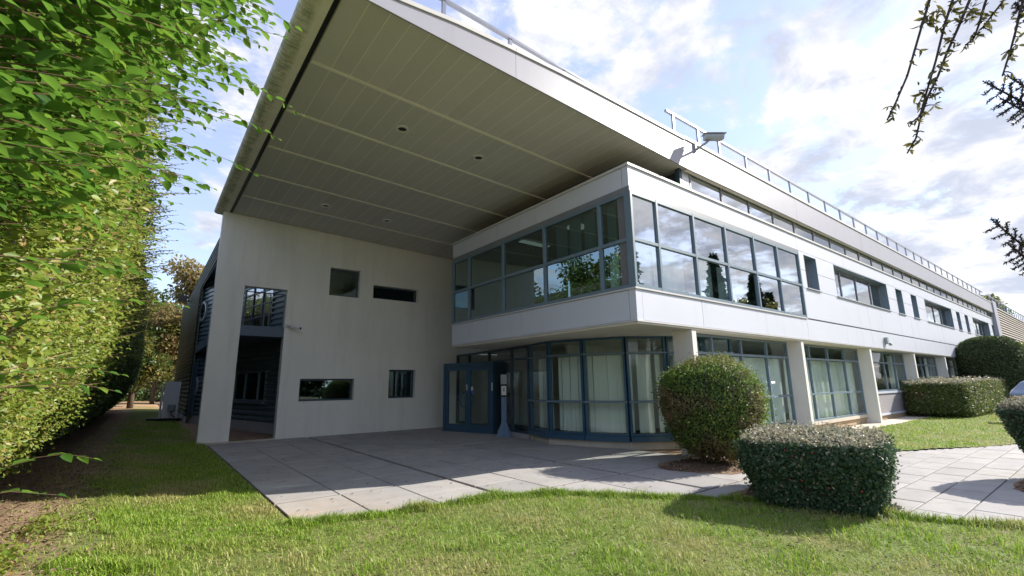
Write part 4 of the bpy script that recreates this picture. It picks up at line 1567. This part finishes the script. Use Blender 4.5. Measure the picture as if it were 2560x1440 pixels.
tr_ = lambda z: .52 + .48 * np.clip(z / .8, 0, 1)
rc, rr = (10.97, .60, .60), (1.0, .66, .62)
t = bushy('tapered_shrub', 'dark shrub clipped wider at its grey top, cut off by the right picture edge', 'shrub',
          superellipsoid(rc, rr, 4.0, 5.0, .05, tr_, -.3, .03, 8), 30000, .04, 'leaf_cube', .06, top_mat='leaf_grey_sunlit')
add_core(t, rc, rr, 4.0, 5.0, tr_, -.3, .88)

lc, lr = (31.0, 4.85, .76), (6.2, 1.12, .76)
t = bushy('long_hedge', 'long low clipped hedge on the right lawn before the far windows', 'hedge',
          superellipsoid(lc, lr, 9.0, 9.0, .03, None, 0.0, .015, 9), 52000, .075, 'leaf_long', .10, top_mat='leaf_grey_sunlit', sprigs=.1)
add_core(t, lc, lr, 9.0, 9.0, None, 0, .92)
dc, dr = (35.0, 4.3, 2.05), (1.4, 1.35, 1.7)
t = bushy('dome_shrub', 'tall dome shaped evergreen shrub rising behind the long low hedge', 'shrub',
          superellipsoid(dc, dr, 2.2, 2.6, .05, None, .2, .05, 10), 30000, .075, 'leaf_dome', .09)
add_core(t, dc, dr, 2.2, 2.6, None, .2)
dc2, dr2 = (41.5, 3.6, 1.9), (1.9, 1.8, 1.75)
t = bushy('dome_shrub', 'farther rounded shrub at the right edge, in front of the louvres', 'shrub',
          superellipsoid(dc2, dr2, 2.2, 2.6, .05, None, .5, .06, 12), 16000, .10, 'leaf_olive', .12)
add_core(t, dc2, dr2, 2.2, 2.6, None, .5)

# bark mulch under the shrubs
def chips(cx, cy, rx, ry, n, yaw=0.0):
    a, r = RNG.random(n) * 2 * pi, np.sqrt(RNG.random(n))
    r = r * (.85 + .15 * np.sin(3 * a))
    X, Y = rx * r * np.cos(a), ry * r * np.sin(a)
    p = np.stack([cx + X * cos(yaw) - Y * sin(yaw), cy + X * sin(yaw) + Y * cos(yaw), .004 + .035 * RNG.random(n) * (1 - r * .8)], -1)
    ax = rand_dirs(n) * np.array([1, 1, .35])
    ln = .02 + .035 * RNG.random(n)
    link('bark_mulch', leaves_mesh('bark_mulch', p, ax, unit(rand_dirs(n) * .5 + np.array([0, 0, 1.])), ln, ln * .5, M['chips']), None, 'stuff')


def mulch_bed(cx, cy, rx, ry, yaw):
    mb = MB()
    n = 28
    c0 = mb.vert((cx, cy, .022))
    ring = []
    for j in range(n):
        a = 2 * pi * j / n
        k = .92 + .1 * sin(3 * a + 1) + random.uniform(-.04, .04)
        X, Y = rx * k * cos(a), ry * k * sin(a)
        ring.append(mb.vert((cx + X * cos(yaw) - Y * sin(yaw), cy + X * sin(yaw) + Y * cos(yaw), .004)))
    for j in range(n):
        mb.face([c0, ring[j], ring[(j + 1) % n]])
    mb.build('soil_bed', M['soil'], kind='structure')


mulch_bed(8.35, 5.0, 1.05, .82, .2)
chips(8.35, 5.0, 1.02, .80, 2600, .2)
mulch_bed(6.75, 2.75, 1.45, .98, cyaw)
chips(6.75, 2.75, 1.45, 1.0, 5800, cyaw)
mulch_bed(10.75, .74, 1.5, .55, -.1)
chips(10.75, .74, 1.5, .55, 2500, -.1)
# fallen leaves and bits on the paving and lawn
n = 420
px_ = 1.6 + 7.0 * RNG.random(n)
py_ = 4.5 + 10.5 * RNG.random(n)
ok = ~on_lawn(px_, py_)
px_, py_ = px_[ok], py_[ok]
n = len(px_)
ln = .02 + .03 * RNG.random(n)
link('fallen_leaves', leaves_mesh('fallen_leaves', np.stack([px_, py_, np.full(n, .008)], -1), rand_dirs(n) * np.array([1, 1, .1]), unit(rand_dirs(n) * .3 + np.array([0, 0, 1.])), ln, ln * .6, M['chips']), None, 'stuff')
n = 5200
px_, py_ = front_sampler(n)
ok = on_lawn(px_, py_)
px_, py_ = px_[ok], py_[ok]
n = len(px_)
ln = .012 + .03 * RNG.random(n)
link('fallen_leaves', leaves_mesh('fallen_leaves', np.stack([px_, py_, lawn_z(px_, py_) + .012 + .02 * RNG.random(n)], -1), rand_dirs(n) * np.array([1, 1, .3]), unit(rand_dirs(n) * .5 + np.array([0, 0, 1.])), ln, ln * .6, M['chips']), None, 'stuff')
n = 9000                               # clover and low weeds in the lawn
px_, py_ = front_sampler(n)
cl_ = np.sin(2.2 * px_ + 1.5 * np.sin(1.7 * py_)) * np.sin(2.0 * py_ + .5) + .35 * RNG.normal(size=n)
ok = on_lawn(px_, py_) & (cl_ > .45) & (px_ > .4)
px_, py_ = px_[ok], py_[ok]
n = len(px_)
ln = .018 + .022 * RNG.random(n)
link('clover', leaves_mesh('clover', np.stack([px_, py_, lawn_z(px_, py_) + .02 + .025 * RNG.random(n)], -1), rand_dirs(n) * np.array([1, 1, .2]), unit(rand_dirs(n) * .4 + np.array([0, 0, 1.])), ln, ln * .9, M['leaf_long']), None, 'stuff')

# ------------------------------------------------------------------ tall hedge on the left
HZ = [0.0, .35, .8, 1.3, 1.9, 2.6, 3.4, 4.4, 5.2, 5.8, 6.2, 6.4]
HX = [-1.75, -1.45, -1.05, -.74, -.48, -.34, -.30, -.36, -.50, -.78, -1.25, -2.0]
hx = lambda z: np.interp(z, HZ, HX)


def hedge_points(n, y0, y1, zlo, zhi, zs=1.0, xoff=0.0, amp=.12, freq=1.0):
    y = y0 + (y1 - y0) * RNG.random(n)
    z = zlo + (zhi - zlo) * RNG.random(n)
    lump = amp * (np.sin(2.3 * freq * y + 1.1 * np.sin(1.9 * z)) * np.sin(2.1 * freq * z + .8 * np.sin(1.3 * y)) + .6 * np.sin(5.3 * freq * y + 2.0 * z) * np.sin(4.7 * freq * z + y))
    x = hx(z / zs) + xoff + lump
    e = .05
    nz_ = -(hx((z + e) / zs) - hx((z - e) / zs)) / (2 * e)
    nr = unit(np.stack([np.ones(n), np.zeros(n), nz_], -1))
    return np.stack([x, y, z], -1), nr


def hedge_core(name, parent, y0, y1, zs, xoff, inset):
    def fn(U, V):
        y = y0 + (y1 - y0) * V
        z = 6.4 * zs * U
        x = hx(z / zs) + xoff - inset + .08 * np.sin(3 * y) * np.sin(2.5 * z)
        return np.stack([x, y, np.maximum(z - .35 * inset * (U > .9), .02)], -1)
    lumpy_core(name, parent, fn, 24, max(12, int((y1 - y0) * 3)))
    # closed back and ends of the dark inner mass, added to block light
    mb = MB()
    mb.box(-3.4 + xoff, -2.2 + xoff, y0, y1, 0, 6.0 * zs)
    mb.build('dark_core_back', M['core'], parent)


hd = thing('sunlit_hedge', 'tall sunlit yellow green hedge along the left lawn with bare twigs showing', 'hedge')
p, nr = hedge_points(88000, 2.6, 9.2, .45, 6.35, amp=.15)
n = len(p)
dens = np.sin(1.7 * p[:, 1] + .9) * np.sin(1.4 * p[:, 2] + .3) + .5 * np.sin(4.1 * p[:, 1]) * np.sin(3.7 * p[:, 2])
keep = RNG.random(n) < np.clip(1.05 - .95 * np.clip(dens, 0, 1), .12, 1)
p, nr = p[keep], nr[keep]
n = len(p)
p = p - nr * (np.abs(RNG.normal(0, .17, n)))[:, None] + nr * ((RNG.random(n) < .1) * RNG.random(n) * .18)[:, None]
ax = unit(rand_dirs(n) * .7 + nr * .7 + np.array([.1, .25, .2]))
nm = unit(rand_dirs(n) * .5 + nr * .6 + np.array([0, -.1, .6]))
ln = .042 * (.6 + .7 * RNG.random(n))
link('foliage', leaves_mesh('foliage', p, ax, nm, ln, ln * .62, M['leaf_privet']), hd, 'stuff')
hedge_core('dark_core', hd, 2.6, 9.2, 1.0, 0.0, .42)


def shoots(parent, origin, direction, length, leafsize, mat, pname, step=.045, detail=True, droop=.12, twig_r=.0035, collect=None, twig_mat='twig', kind='stuff'):
    """arching shoots with leaves in two ranks; returns leaf arrays"""
    LP, LAx, LN, LL = [], [], [], []
    mb = MB()
    for o, d, L in zip(origin, direction, length):
        o = np.array(o)
        d = d / np.linalg.norm(d)
        m = max(5, int(L / .12))
        pts = []
        for k in range(m + 1):
            s = k / m
            q = o + d * (L * s) + np.array([0, 0, -droop * L * s * s]) + np.array([0, 0, .02 * sin(7 * s + o[1])])
            pts.append(q)
        mb.tube([tuple(q) for q in pts], twig_r * (1.2 + L), 5, twig_r * .5)
        nl = int(L / step)
        for k in range(2, nl + 1):
            s = k / nl
            f = s * m
            i = min(int(f), m - 1)
            q = pts[i] + (pts[i + 1] - pts[i]) * (f - i)
            tdir = unit(pts[i + 1] - pts[i])
            side = unit(np.cross(tdir, np.array([0, 0, 1.]))) * (1 if k % 2 else -1)
            a = unit(tdir * .75 + side * .75 + np.array([0, 0, -.15]) + RNG.normal(0, .22, 3)) if k < nl else tdir
            nn = unit(np.array([0, 0, 1.]) + RNG.normal(0, .28, 3) + side * .15)
            LP.append(q)
            LAx.append(a)
            LN.append(nn)
            LL.append(leafsize * (.55 + .55 * random.random()) * (1.0 - .45 * max(0, s - .8) / .2))
    mb.build('twigs', M[twig_mat], parent, kind='stuff')
    A = [np.array(z) for z in (LP, LAx, LN, LL)]
    if collect is None:
        link(pname, leaves_mesh(pname, A[0], A[1], A[2], A[3], A[3] * .58, M[mat], detail), parent, kind)
    return A


# long shoots that break the hedge's outline
O, Dd, Ls = [], [], []
for k in range(230):                   # long sprays that arch out of the clipped face
    y = random.uniform(4.2, 9.0)
    z = random.uniform(1.3, 5.2)
    O.append((float(hx(z)) - .35, y, z))
    Dd.append((1, random.uniform(-.1, .45), random.uniform(.35, .95)))
    Ls.append(random.uniform(.5, .95))
for k in range(620):
    y = 4.0 + 20.0 * random.random() ** 1.3
    z = random.uniform(2.2, 6.3)
    O.append((hx(z) - .25, y, z))
    Dd.append((1, random.uniform(-.1, .35), random.uniform(.15, .65)))
    Ls.append(random.uniform(.3, .62))
near = [k for k in range(len(O)) if O[k][1] < 9.2]
shoots(hd, [O[k] for k in near], [Dd[k] for k in near], [Ls[k] for k in near], .055, 'leaf_privet', 'shoot_leaves', .034, False)
# bare pale twigs inside the hedge
mb = MB()
for k in range(420):
    y, z = random.uniform(3.2, 8.5), random.uniform(.5, 4.6)
    x = float(hx(z)) - random.uniform(.0, .28)
    dx, dy, dz = random.uniform(-.1, .25), random.uniform(-.5, .5), random.uniform(-.1, .45)
    mb.tube([(x - .2, y - dy * .4, z - dz * .6), (x, y, z), (x + dx, y + dy * .5, z + dz * .5 + .05)], .006, 4, .002)
mb.build('twigs', plain('dry_twig', (0.30, 0.22, 0.14), .8, .25, 12), hd, kind='stuff')
mb = MB()
for k in range(10):
    y = 3.2 + .6 * k
    mb = MB().tube([(-1.7 + random.uniform(-.1, .1), y, -.05), (-1.6, y + .05, .9), (-1.1, y + .1, 2.0)], .045, 7, .02)
    mb.build('stem', M['bark'], hd, smooth=True)

hs = thing('shaded_hedge', 'dark shaded stretch of the left hedge beyond the sunlit part', 'hedge')
p, nr = hedge_points(60000, 9.2, 46.0, .1, 6.3, amp=.14, xoff=-.05)
n = len(p)
p = p - nr * np.abs(RNG.normal(0, .15, n))[:, None]
ax = unit(rand_dirs(n) * .8 + nr * .6 + np.array([0, .2, .2]))
nm = unit(rand_dirs(n) * .5 + nr * .6 + np.array([0, 0, .5]))
ln = .085 * (.6 + .7 * RNG.random(n))
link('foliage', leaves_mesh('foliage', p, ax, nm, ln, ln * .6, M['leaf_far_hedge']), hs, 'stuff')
hedge_core('dark_core', hs, 9.2, 46.0, 1.0, -.05, .35)
farq = [k for k in range(len(O)) if O[k][1] >= 9.2]
shoots(hs, [O[k] for k in farq], [Dd[k] for k in farq], [Ls[k] for k in farq], .075, 'leaf_privet', 'shoot_leaves', .045, False)

def at(u, v, dep):
    d = Vector(_f) + Vector(_r2) * ((u - 1280) / FPX) - Vector(_u2) * ((v - 720) / FPX)
    return np.array(Vector((0, 0, EYE)) + d * dep)


# large leaved shrub close to the viewer, arching in from the left
cs = thing('arching_shrub', 'large leaved bright green shrub arching over the lawn at upper left', 'shrub')
O, Dd, Ls = [], [], []


def tip_limit(z, y):
    """how far the shoots reach over the lawn at each height (they reach least at eye level)"""
    e = (z - EYE) / y
    return float(np.interp(e, [-.6, -.1, .05, .25, .42, .55, .75, 1.0, 1.4], [-.16, -.12, -.06, .0, .055, .10, .19, .20, .10])) * y


random.seed(21)
tries = 0
while len(O) < 520 and tries < 60000:
    tries += 1
    y = random.uniform(1.55, 3.9)
    e0 = random.uniform(.13, 1.05)
    z = EYE + e0 * y
    if e0 < .26 and random.random() < .6: continue
    x = random.uniform(-1.25, -.25) * y / 2.2
    d = np.array([1.0, random.uniform(.0, .55), random.uniform(.08, .55)])
    d /= np.linalg.norm(d)
    L = random.uniform(.5, 1.25)
    tip = np.array([x, y, z]) + d * L
    lim = tip_limit(tip[2], tip[1])
    if tip[0] > lim - random.random() ** 1.5 * .55: continue
    if tip[0] < lim - .95: continue
    O.append((x, y, z))
    Dd.append(d)
    Ls.append(L)
# a few single shoots that stand out against the hedge and the sky
for o, d, L in (((-.55, 2.9, 3.35), (1, .30, .14), 1.28), ((-.5, 2.9, 3.05), (1, .25, .16), 1.06), ((-.45, 2.8, 2.75), (1, .25, .12), .86),
                ((-.50, 2.5, 2.45), (1, .35, .20), .72), ((-.75, 2.6, 1.75), (1, .35, .30), .95), ((-.80, 2.3, 1.15), (1, .3, .05), .62),
                ((-.70, 2.4, 1.55), (1, .35, .12), .66), ((-.62, 2.1, 1.52), (1, .2, .04), .55), ((-.70, 2.2, 1.95), (1, .3, .1), .72)):
    O.append(o)
    Dd.append(np.array(d, float))
    Ls.append(L)
for (u0, v0, u1, v1, dep) in ((-160, 1190, 235, 1150, 1.75), (-150, 930, 310, 640, 1.9), (-140, 1000, 235, 890, 1.7), (-150, 720, 335, 560, 2.1), (-120, 900, 200, 760, 1.6), (-160, 800, 120, 720, 1.5)):
    a_, b_ = at(u0, v0, dep), at(u1, v1, dep + .25)
    O.append(tuple(a_))
    Dd.append(b_ - a_ + np.array([0, 0, .06]))
    Ls.append(float(np.linalg.norm(b_ - a_)))
A = shoots(cs, O, Dd, Ls, .080, 'leaf_big', 'foliage', .046, True, .10, .0017, collect=True)
pos, axs, nms, lens = A
# inner leaves give the shrub its depth
n = 9000
yi = 1.7 + 2.4 * RNG.random(n)
zi = 2.1 + 3.4 * RNG.random(n)
xi = (-.95 + .72 * RNG.random(n)) * yi / 2.2 + .04 * (zi - 2)
sel = (zi - EYE) / yi > .25
xi, yi, zi = xi[sel], yi[sel], zi[sel]
n = len(xi)
pos = np.concatenate([pos, np.stack([xi, yi, zi], -1)])
axs = np.concatenate([axs, unit(rand_dirs(n) * .7 + np.array([.8, .2, .1]))])
nms = np.concatenate([nms, unit(rand_dirs(n) * .4 + np.array([0, 0, 1.]))])
lens = np.concatenate([lens, .080 * (.6 + .5 * RNG.random(n))])
# the 300 leaves that show largest are objects of their own
v = pos - np.array([0, 0, EYE])
dep = v @ np.array(_f)
uu = FPX * (v @ np.array(_r2)) / dep
vv = FPX * (v @ np.array(_u2)) / dep
inview = (dep > .4) & (np.abs(uu) < 1270) & (np.abs(vv) < 710)
size = np.where(inview, lens / np.maximum(dep, .1) * (1.0 + .6 * (uu + 1280) / 700), 0)
order = np.argsort(-size)
first, rest = order[:300], order[300:]
lmesh = []
for k in range(4):
    lmesh.append(leaves_mesh('leaf', np.zeros((1, 3)), np.array([[1., 0, 0]]), np.array([[0, 0, 1.]]), 1.0, .52 + .04 * k, M['leaf_big'], True, np.zeros(1)))
for k, i in enumerate(first):
    a = Vector(axs[i]).normalized()
    s = Vector(nms[i]).cross(a).normalized()
    w = a.cross(s)
    L = float(lens[i])
    mw = Matrix(((a.x * L, s.x * L, w.x * L, pos[i][0]), (a.y * L, s.y * L, w.y * L, pos[i][1]), (a.z * L, s.z * L, w.z * L, pos[i][2]), (0, 0, 0, 1)))
    link('leaf', lmesh[k % 4], cs, mw=mw)
link('foliage', leaves_mesh('foliage', pos[rest], axs[rest], nms[rest], lens[rest], lens[rest] * .58, M['leaf_big'], True), cs, 'stuff')
for k in range(6):
    y = 1.8 + .4 * k
    x = -1.5 * y / 2.2
    MB().tube([(x - .2, y, -.05), (x - .1, y + .05, 1.2), (x + .25, y + .1, 2.6), (x + .45, y + .2, 4.0)], .035, 7, .012).build('stem', M['bark'], cs, smooth=True)

# low leafy sprigs on the soil below the hedge
gp = thing('ground_ivy', 'low leafy runner plant on the bare soil at lower left', 'plant')
n = 700
a = RNG.random(n)
cx_ = np.where(a < .6, -.78, -.62) + RNG.normal(0, .10, n)
cy_ = np.where(a < .6, 5.7, 6.9) + RNG.normal(0, .26, n)
ln = .05 * (.6 + .6 * RNG.random(n))
link('foliage', leaves_mesh('foliage', np.stack([cx_, cy_, lawn_z(cx_, cy_) + .02 + .13 * RNG.random(n)], -1), rand_dirs(n), unit(rand_dirs(n) * .5 + np.array([0, 0, 1.])), ln, ln * .7, M['leaf_privet']), gp, 'stuff')
# litter on the soil strip
n = 2600
xx, yy = -.2 - 1.6 * RNG.random(n), 3.5 + 9 * RNG.random(n)
ln = .02 + .04 * RNG.random(n)
link('leaf_litter', leaves_mesh('leaf_litter', np.stack([xx, yy, lawn_z(xx, yy) + .01 + .02 * RNG.random(n)], -1), rand_dirs(n) * np.array([1, 1, .3]), unit(rand_dirs(n) * .5 + np.array([0, 0, 1.])), ln, ln * .5, M['chips']), None, 'stuff')


# ------------------------------------------------------------------ trees
def tree(name, label, loc, h, rx, crown_lo, n, leaf, mats, kind='round', cat='tree', group=None, seed=1, lean=(0, 0), trunk_r=.2):
    rs = np.random.default_rng(seed)
    t = thing(name, label, cat, group=group)
    x, y, z0 = loc
    top = h * (.97 if kind == 'cone' else .8)
    pts = [(x + lean[0] * f * f, y + lean[1] * f * f, z0 - .1 + (top + .1) * f) for f in np.linspace(0, 1, 7)]
    MB().tube(pts, trunk_r, 8, trunk_r * .15).build('trunk', M['bark'], t, smooth=True)
    limbs = MB()
    if kind == 'cone':
        k = rs.random(n)
        zz = crown_lo + (h - crown_lo) * k ** 1.25
        R = rx * (1 - (zz - crown_lo) / (h - crown_lo)) ** .85 * (.75 + .25 * np.sin(zz * 5.5)) + .08
        th = rs.random(n) * 2 * pi
        rr = R * np.sqrt(.25 + .75 * rs.random(n)) * (.8 + .2 * np.sin(5 * th + zz * 2))
        P = np.stack([x + rr * np.cos(th), y + rr * np.sin(th), z0 + zz - .22 * rr], -1)
        out_ = np.stack([np.cos(th), np.sin(th), np.full(n, -.25)], -1)
        for k in range(22):
            za = crown_lo + (h - crown_lo) * k / 23
            a = k * 2.4
            R0 = rx * (1 - (za - crown_lo) / (h - crown_lo)) * .85
            limbs.tube([(x, y, z0 + za), (x + R0 * cos(a), y + R0 * sin(a), z0 + za - .2 * R0)], .04, 5, .01)
    else:
        nb = 34
        cz = (crown_lo + h) / 2
        hz = (h - crown_lo) / 2
        d = rs.normal(size=(nb, 3))
        d /= np.linalg.norm(d, axis=1)[:, None]
        cen = d * (rs.random((nb, 1)) ** .4) * np.array([rx * .8, rx * .8, hz * .85])
        rad = (.22 + .2 * rs.random(nb)) * rx
        ci = rs.integers(0, nb, n)
        q = rs.normal(size=(n, 3))
        q /= np.linalg.norm(q, axis=1)[:, None]
        q *= (rs.random((n, 1)) ** .45)
        P = cen[ci] + q * rad[ci][:, None] * np.array([1.15, 1.15, .8])
        P = P + np.array([x + lean[0] * .5, y + lean[1] * .5, z0 + cz])
        out_ = q
        for k in range(nb):
            zb = z0 + crown_lo * .8 + (cz - crown_lo) * rs.random()
            e = cen[k] + np.array([x, y, z0 + cz])
            limbs.tube([(x + lean[0] * .2, y, zb), ((x + e[0]) / 2, (y + e[1]) / 2, (zb + e[2]) / 2 + .25), tuple(e)], .05, 5, .012)
    limbs.build('limbs', M['bark'], t, kind='stuff')
    dirs = unit(rs.normal(size=(n, 3)) * .7 + out_)
    nm = unit(rs.normal(size=(n, 3)) * .6 + np.array([0, 0, .8]))
    ln = leaf * (.6 + .8 * rs.random(n))
    sel = rs.integers(0, len(mats), n) if kind == 'cone' else (ci % len(mats))
    for k, mm in enumerate(mats):
        s = sel == k
        link('crown', leaves_mesh('crown', P[s], dirs[s], nm[s], ln[s], ln[s] * .6, M[mm]), t)
    return t


tree('autumn_tree', 'orange and yellow autumn tree beyond the end of the hedge', (2.2, 47, 0), 13.0, 3.0, 1.4, 12000, .30, ['leaf_autumn', 'leaf_olive', 'leaf_olive'], seed=4)
tree('leafy_tree', 'olive green tree standing left of the orange autumn tree', (-.6, 44, 0), 9.8, 2.6, .4, 9000, .28, ['leaf_olive', 'leaf_tree', 'leaf_olive'], seed=5)
tree('leafy_tree', 'dark green tree with a bare trunk behind the far lawn', (0.8, 56, 0), 10.0, 3.6, .8, 9000, .32, ['leaf_tree', 'leaf_olive'], seed=6)
tree('leafy_tree', 'broad dark tree closing the gap at the end of the lawn', (-5.0, 60, 0), 12.5, 4.6, .4, 9000, .34, ['leaf_tree', 'leaf_far_hedge'], seed=7)
tree('leafy_tree', 'green tree half hidden behind the ribbed dark building', (6.5, 56, 0), 10.5, 3.6, .6, 7000, .32, ['leaf_autumn', 'leaf_tree'], seed=8)
tree('leafy_tree', 'yellow green tree above the far louvred building', (86, 10.5, 0), 12.4, 3.4, 4.0, 8000, .34, ['leaf_olive', 'leaf_long'], seed=9)

# the park belt across the grounds: it shows in the window glass
random.seed(5)
spots = []
for k in range(13):
    spots.append(((6, 13, 27)[k] if k < 3 else 33 + 7.2 * (k - 3) + random.uniform(-1.5, 1.5), -17 - random.uniform(0, 5), 5.5 if k < 3 else random.uniform(14.0, 19.5)))
names = ['first', 'second', 'third', 'fourth', 'fifth', 'sixth', 'seventh', 'eighth', 'ninth', 'tenth', 'eleventh', 'twelfth', 'last']
for k, (x, y, h) in enumerate(spots):
    if k % 3 == 2:
        tree('leafy_tree', f'{names[k]} tree of the belt reflected in the long window band, broad leaved', (x, y, 0), h * .85, 5.0, 1.2, 6000, .5, ['leaf_tree', 'leaf_olive'],
             group='trees reflected in the window glass', seed=30 + k)
    else:
        tree('conifer_tree', f'{names[k]} tree of the belt reflected in the long window band, a conifer', (x, y, 0), h, 3.7, .6, 7000, .5, ['leaf_conifer'], 'cone',
             group='trees reflected in the window glass', seed=30 + k)
for k, (x, y, h) in enumerate([(-5.5, 14, 9.5), (-6.5, 19, 10.5), (-5.5, 24.5, 9.0)]):
    tree('leafy_tree', ['nearest', 'middle', 'farthest'][k] + ' tree behind the left hedge, mirrored in the glazed box', (x, y, 0), h, 2.6, 2.0, 6000, .26, ['leaf_tree', 'leaf_olive'],
         group='trees behind the hedge', seed=60 + k)

# ------------------------------------------------------------------ overhanging twigs and spruce sprays at upper right
wt_ = thing('weeping_tree', 'nearly bare weeping twigs with a few curled leaves hanging at upper right', 'tree')
base = at(3350, 1500, 4.6)
base[2] = 0
base += np.array([.7, -1.2, 0])
crown_pt = np.array([base[0] - .2, base[1] + .2, 4.6])
MB().tube([(base[0], base[1], -.1), (base[0] + .1, base[1], 2.0), (base[0] - .05, base[1] + .1, 3.6), tuple(crown_pt)], .13, 10, .06).build('trunk', M['bark'], wt_, smooth=True)
hub = at(2560, -260, 3.7)
MB().tube([tuple(crown_pt), tuple((crown_pt + hub) / 2 + np.array([0, 0, .3])), tuple(hub)], .05, 8, .022).build('limb', M['bark'], wt_, smooth=True)
TW = [([(2420, -190), (2330, -20), (2300, 80), (2268, 190), (2240, 255), (2218, 300)], 3.5), ([(2470, -200), (2385, -10), (2362, 60), (2340, 150), (2318, 225), (2300, 290), (2277, 308)], 3.55),
      ([(2520, -220), (2420, 10), (2395, 70), (2368, 130), (2345, 190), (2320, 240), (2300, 300), (2290, 345), (2268, 383)], 3.6),
      ([(2540, -210), (2462, 10), (2448, 60), (2435, 95), (2415, 112)], 3.7), ([(2570, -200), (2510, 0), (2475, 45), (2452, 74)], 3.75), ([(2610, -180), (2550, 30), (2540, 75), (2525, 130), (2506, 190)], 3.6)]
mb = MB()
cl_p, cl_a, cl_n, cl_l = [], [], [], []
for pts, dep in TW:
    W3 = [at(u_, v_, dep) for u_, v_ in pts]
    mb.tube([tuple(hub)] + [tuple(q) for q in W3], .012, 6, .006)
    for a, b in zip(W3[:-1], W3[1:]):
        for k in range(5):
            f = random.random()
            q = a + (b - a) * f
            s = np.array([random.uniform(-1, 1), random.uniform(-1, 1), random.uniform(-.9, .2)])
            e = q + s * random.uniform(.015, .055)
            mb.tube([tuple(q), tuple((q + e) / 2 + np.array([0, 0, .008])), tuple(e)], .0055, 5, .0035)
            if random.random() < .62:
                for _ in range(random.randint(2, 4)):
                    cl_p.append(e)
                    cl_a.append(np.array([random.uniform(-1, 1), random.uniform(-1, 1), random.uniform(-1.2, .1)]))
                    cl_n.append(RNG.normal(size=3))
                    cl_l.append(random.uniform(.03, .075))
for (u_, v_, dep, m_) in ((2318, 45, 3.52, 26), (2345, 30, 3.55, 16), (2300, 235, 3.57, 16), (2430, 25, 3.65, 34), (2395, 40, 3.6, 12), (2350, 160, 3.56, 12), (2375, 100, 3.6, 14), (2335, 238, 3.6, 10)):
    for _ in range(m_):
        cl_p.append(at(u_ + random.gauss(0, 9), v_ + random.gauss(0, 11), dep))
        cl_a.append(np.array([random.uniform(-1, 1), random.uniform(-1, 1), random.uniform(-1.2, .4)]))
        cl_n.append(RNG.normal(size=3))
        cl_l.append(random.uniform(.03, .08))
mb.build('twigs', M['twig_dark'], wt_, kind='stuff')
cl_l = np.array(cl_l)
link('curled_leaves', leaves_mesh('curled_leaves', np.array(cl_p), np.array(cl_a), np.array(cl_n), cl_l, cl_l * .35, M['leaf_curled'], True), wt_, 'stuff')

sp = thing('spruce_tree', 'dark spruce sprays reaching in at the right edge of the sky', 'tree')
sb = at(3500, 1500, 5.2)
sb[2] = 0
sb += np.array([.9, -2.3, 0])
MB().tube([(sb[0], sb[1], -.1), (sb[0], sb[1], 3.0), (sb[0], sb[1], 6.5)], .16, 10, .05).build('trunk', M['bark'], sp, smooth=True)
NP, NA_, NN, NL = [], [], [], []
tw2 = MB()


def spray(u0, v0, u1, v1, dep, spread, n_side):
    a, b = at(u0, v0, dep), at(u1, v1, dep)
    tw2.tube([(sb[0], sb[1], min(a[2] + .4, 6.0)), tuple(a), tuple(b)], .02, 6, .006)
    d = b - a
    L = np.linalg.norm(d)
    d = d / L
    right = np.array(_r2)
    upv = np.array(_u2)
    for k in range(n_side):
        f = .12 + .88 * k / n_side
        q = a + (b - a) * f
        for sgn in (-1, 1):
            perp = unit(np.cross(d, np.array(_f)))
            tipl = spread * (1.05 - .62 * f) * random.uniform(.7, 1.15)
            tip = q + (perp * sgn * .75 + d * .65 + np.array(_f) * random.uniform(-.3, .3)) * tipl + np.array([0, 0, -.35 * tipl])
            tw2.tube([tuple(q), tuple(tip)], .006, 5, .003)
            m = int(tipl / .0028)
            for j in range(m):
                g = j / m
                NP.append(q + (tip - q) * g)
                rd = RNG.normal(size=3)
                NA_.append(unit((tip - q) / tipl * .75 + rd * .55))
                NN.append(RNG.normal(size=3))
                NL.append(.026)
    for j in range(int(L / .004)):
        NP.append(a + (b - a) * random.random())
        NA_.append(unit(d * .7 + RNG.normal(size=3) * .6))
        NN.append(RNG.normal(size=3))
        NL.append(.026)


spray(2640, 300, 2462, 205, 3.9, .20, 7)
spray(2640, 320, 2500, 245, 3.9, .20, 7)
spray(2650, 270, 2520, 190, 4.0, .16, 6)
spray(2660, 700, 2478, 548, 3.8, .21, 8)
spray(2660, 720, 2520, 610, 3.8, .20, 7)
spray(2640, 20, 2530, 20, 4.2, .17, 6)
spray(2640, 60, 2540, -10, 4.2, .17, 6)
tw2.build('twigs', M['twig_dark'], sp, kind='stuff')
NL = np.array(NL)
link('needles', leaves_mesh('needles', np.array(NP), np.array(NA_), np.array(NN), NL, np.full(len(NL), .0085), M['leaf_spruce']), sp, 'stuff')
MB().box(-17, 19, 72, 73, -.1, 4.4).build('thicket_dark_core', M['core'], None, kind='stuff')  # dark slab added behind the thicket to darken it
# thicket that closes the view beyond the far end of the lawn
n = 16000
tx, ty = -16 + 34 * RNG.random(n), 66 + 5 * RNG.random(n)
tz = 5.2 * RNG.random(n) ** .8 * (.75 + .25 * np.sin(tx * 1.1) * np.sin(tx * .43 + 1))
ln = .30 * (.6 + .8 * RNG.random(n))
link('thicket', leaves_mesh('thicket', np.stack([tx, ty, tz], -1), rand_dirs(n), unit(rand_dirs(n) * .7 + np.array([0, -.4, .6])), ln, ln * .6, M['leaf_far_hedge']), None, 'stuff')
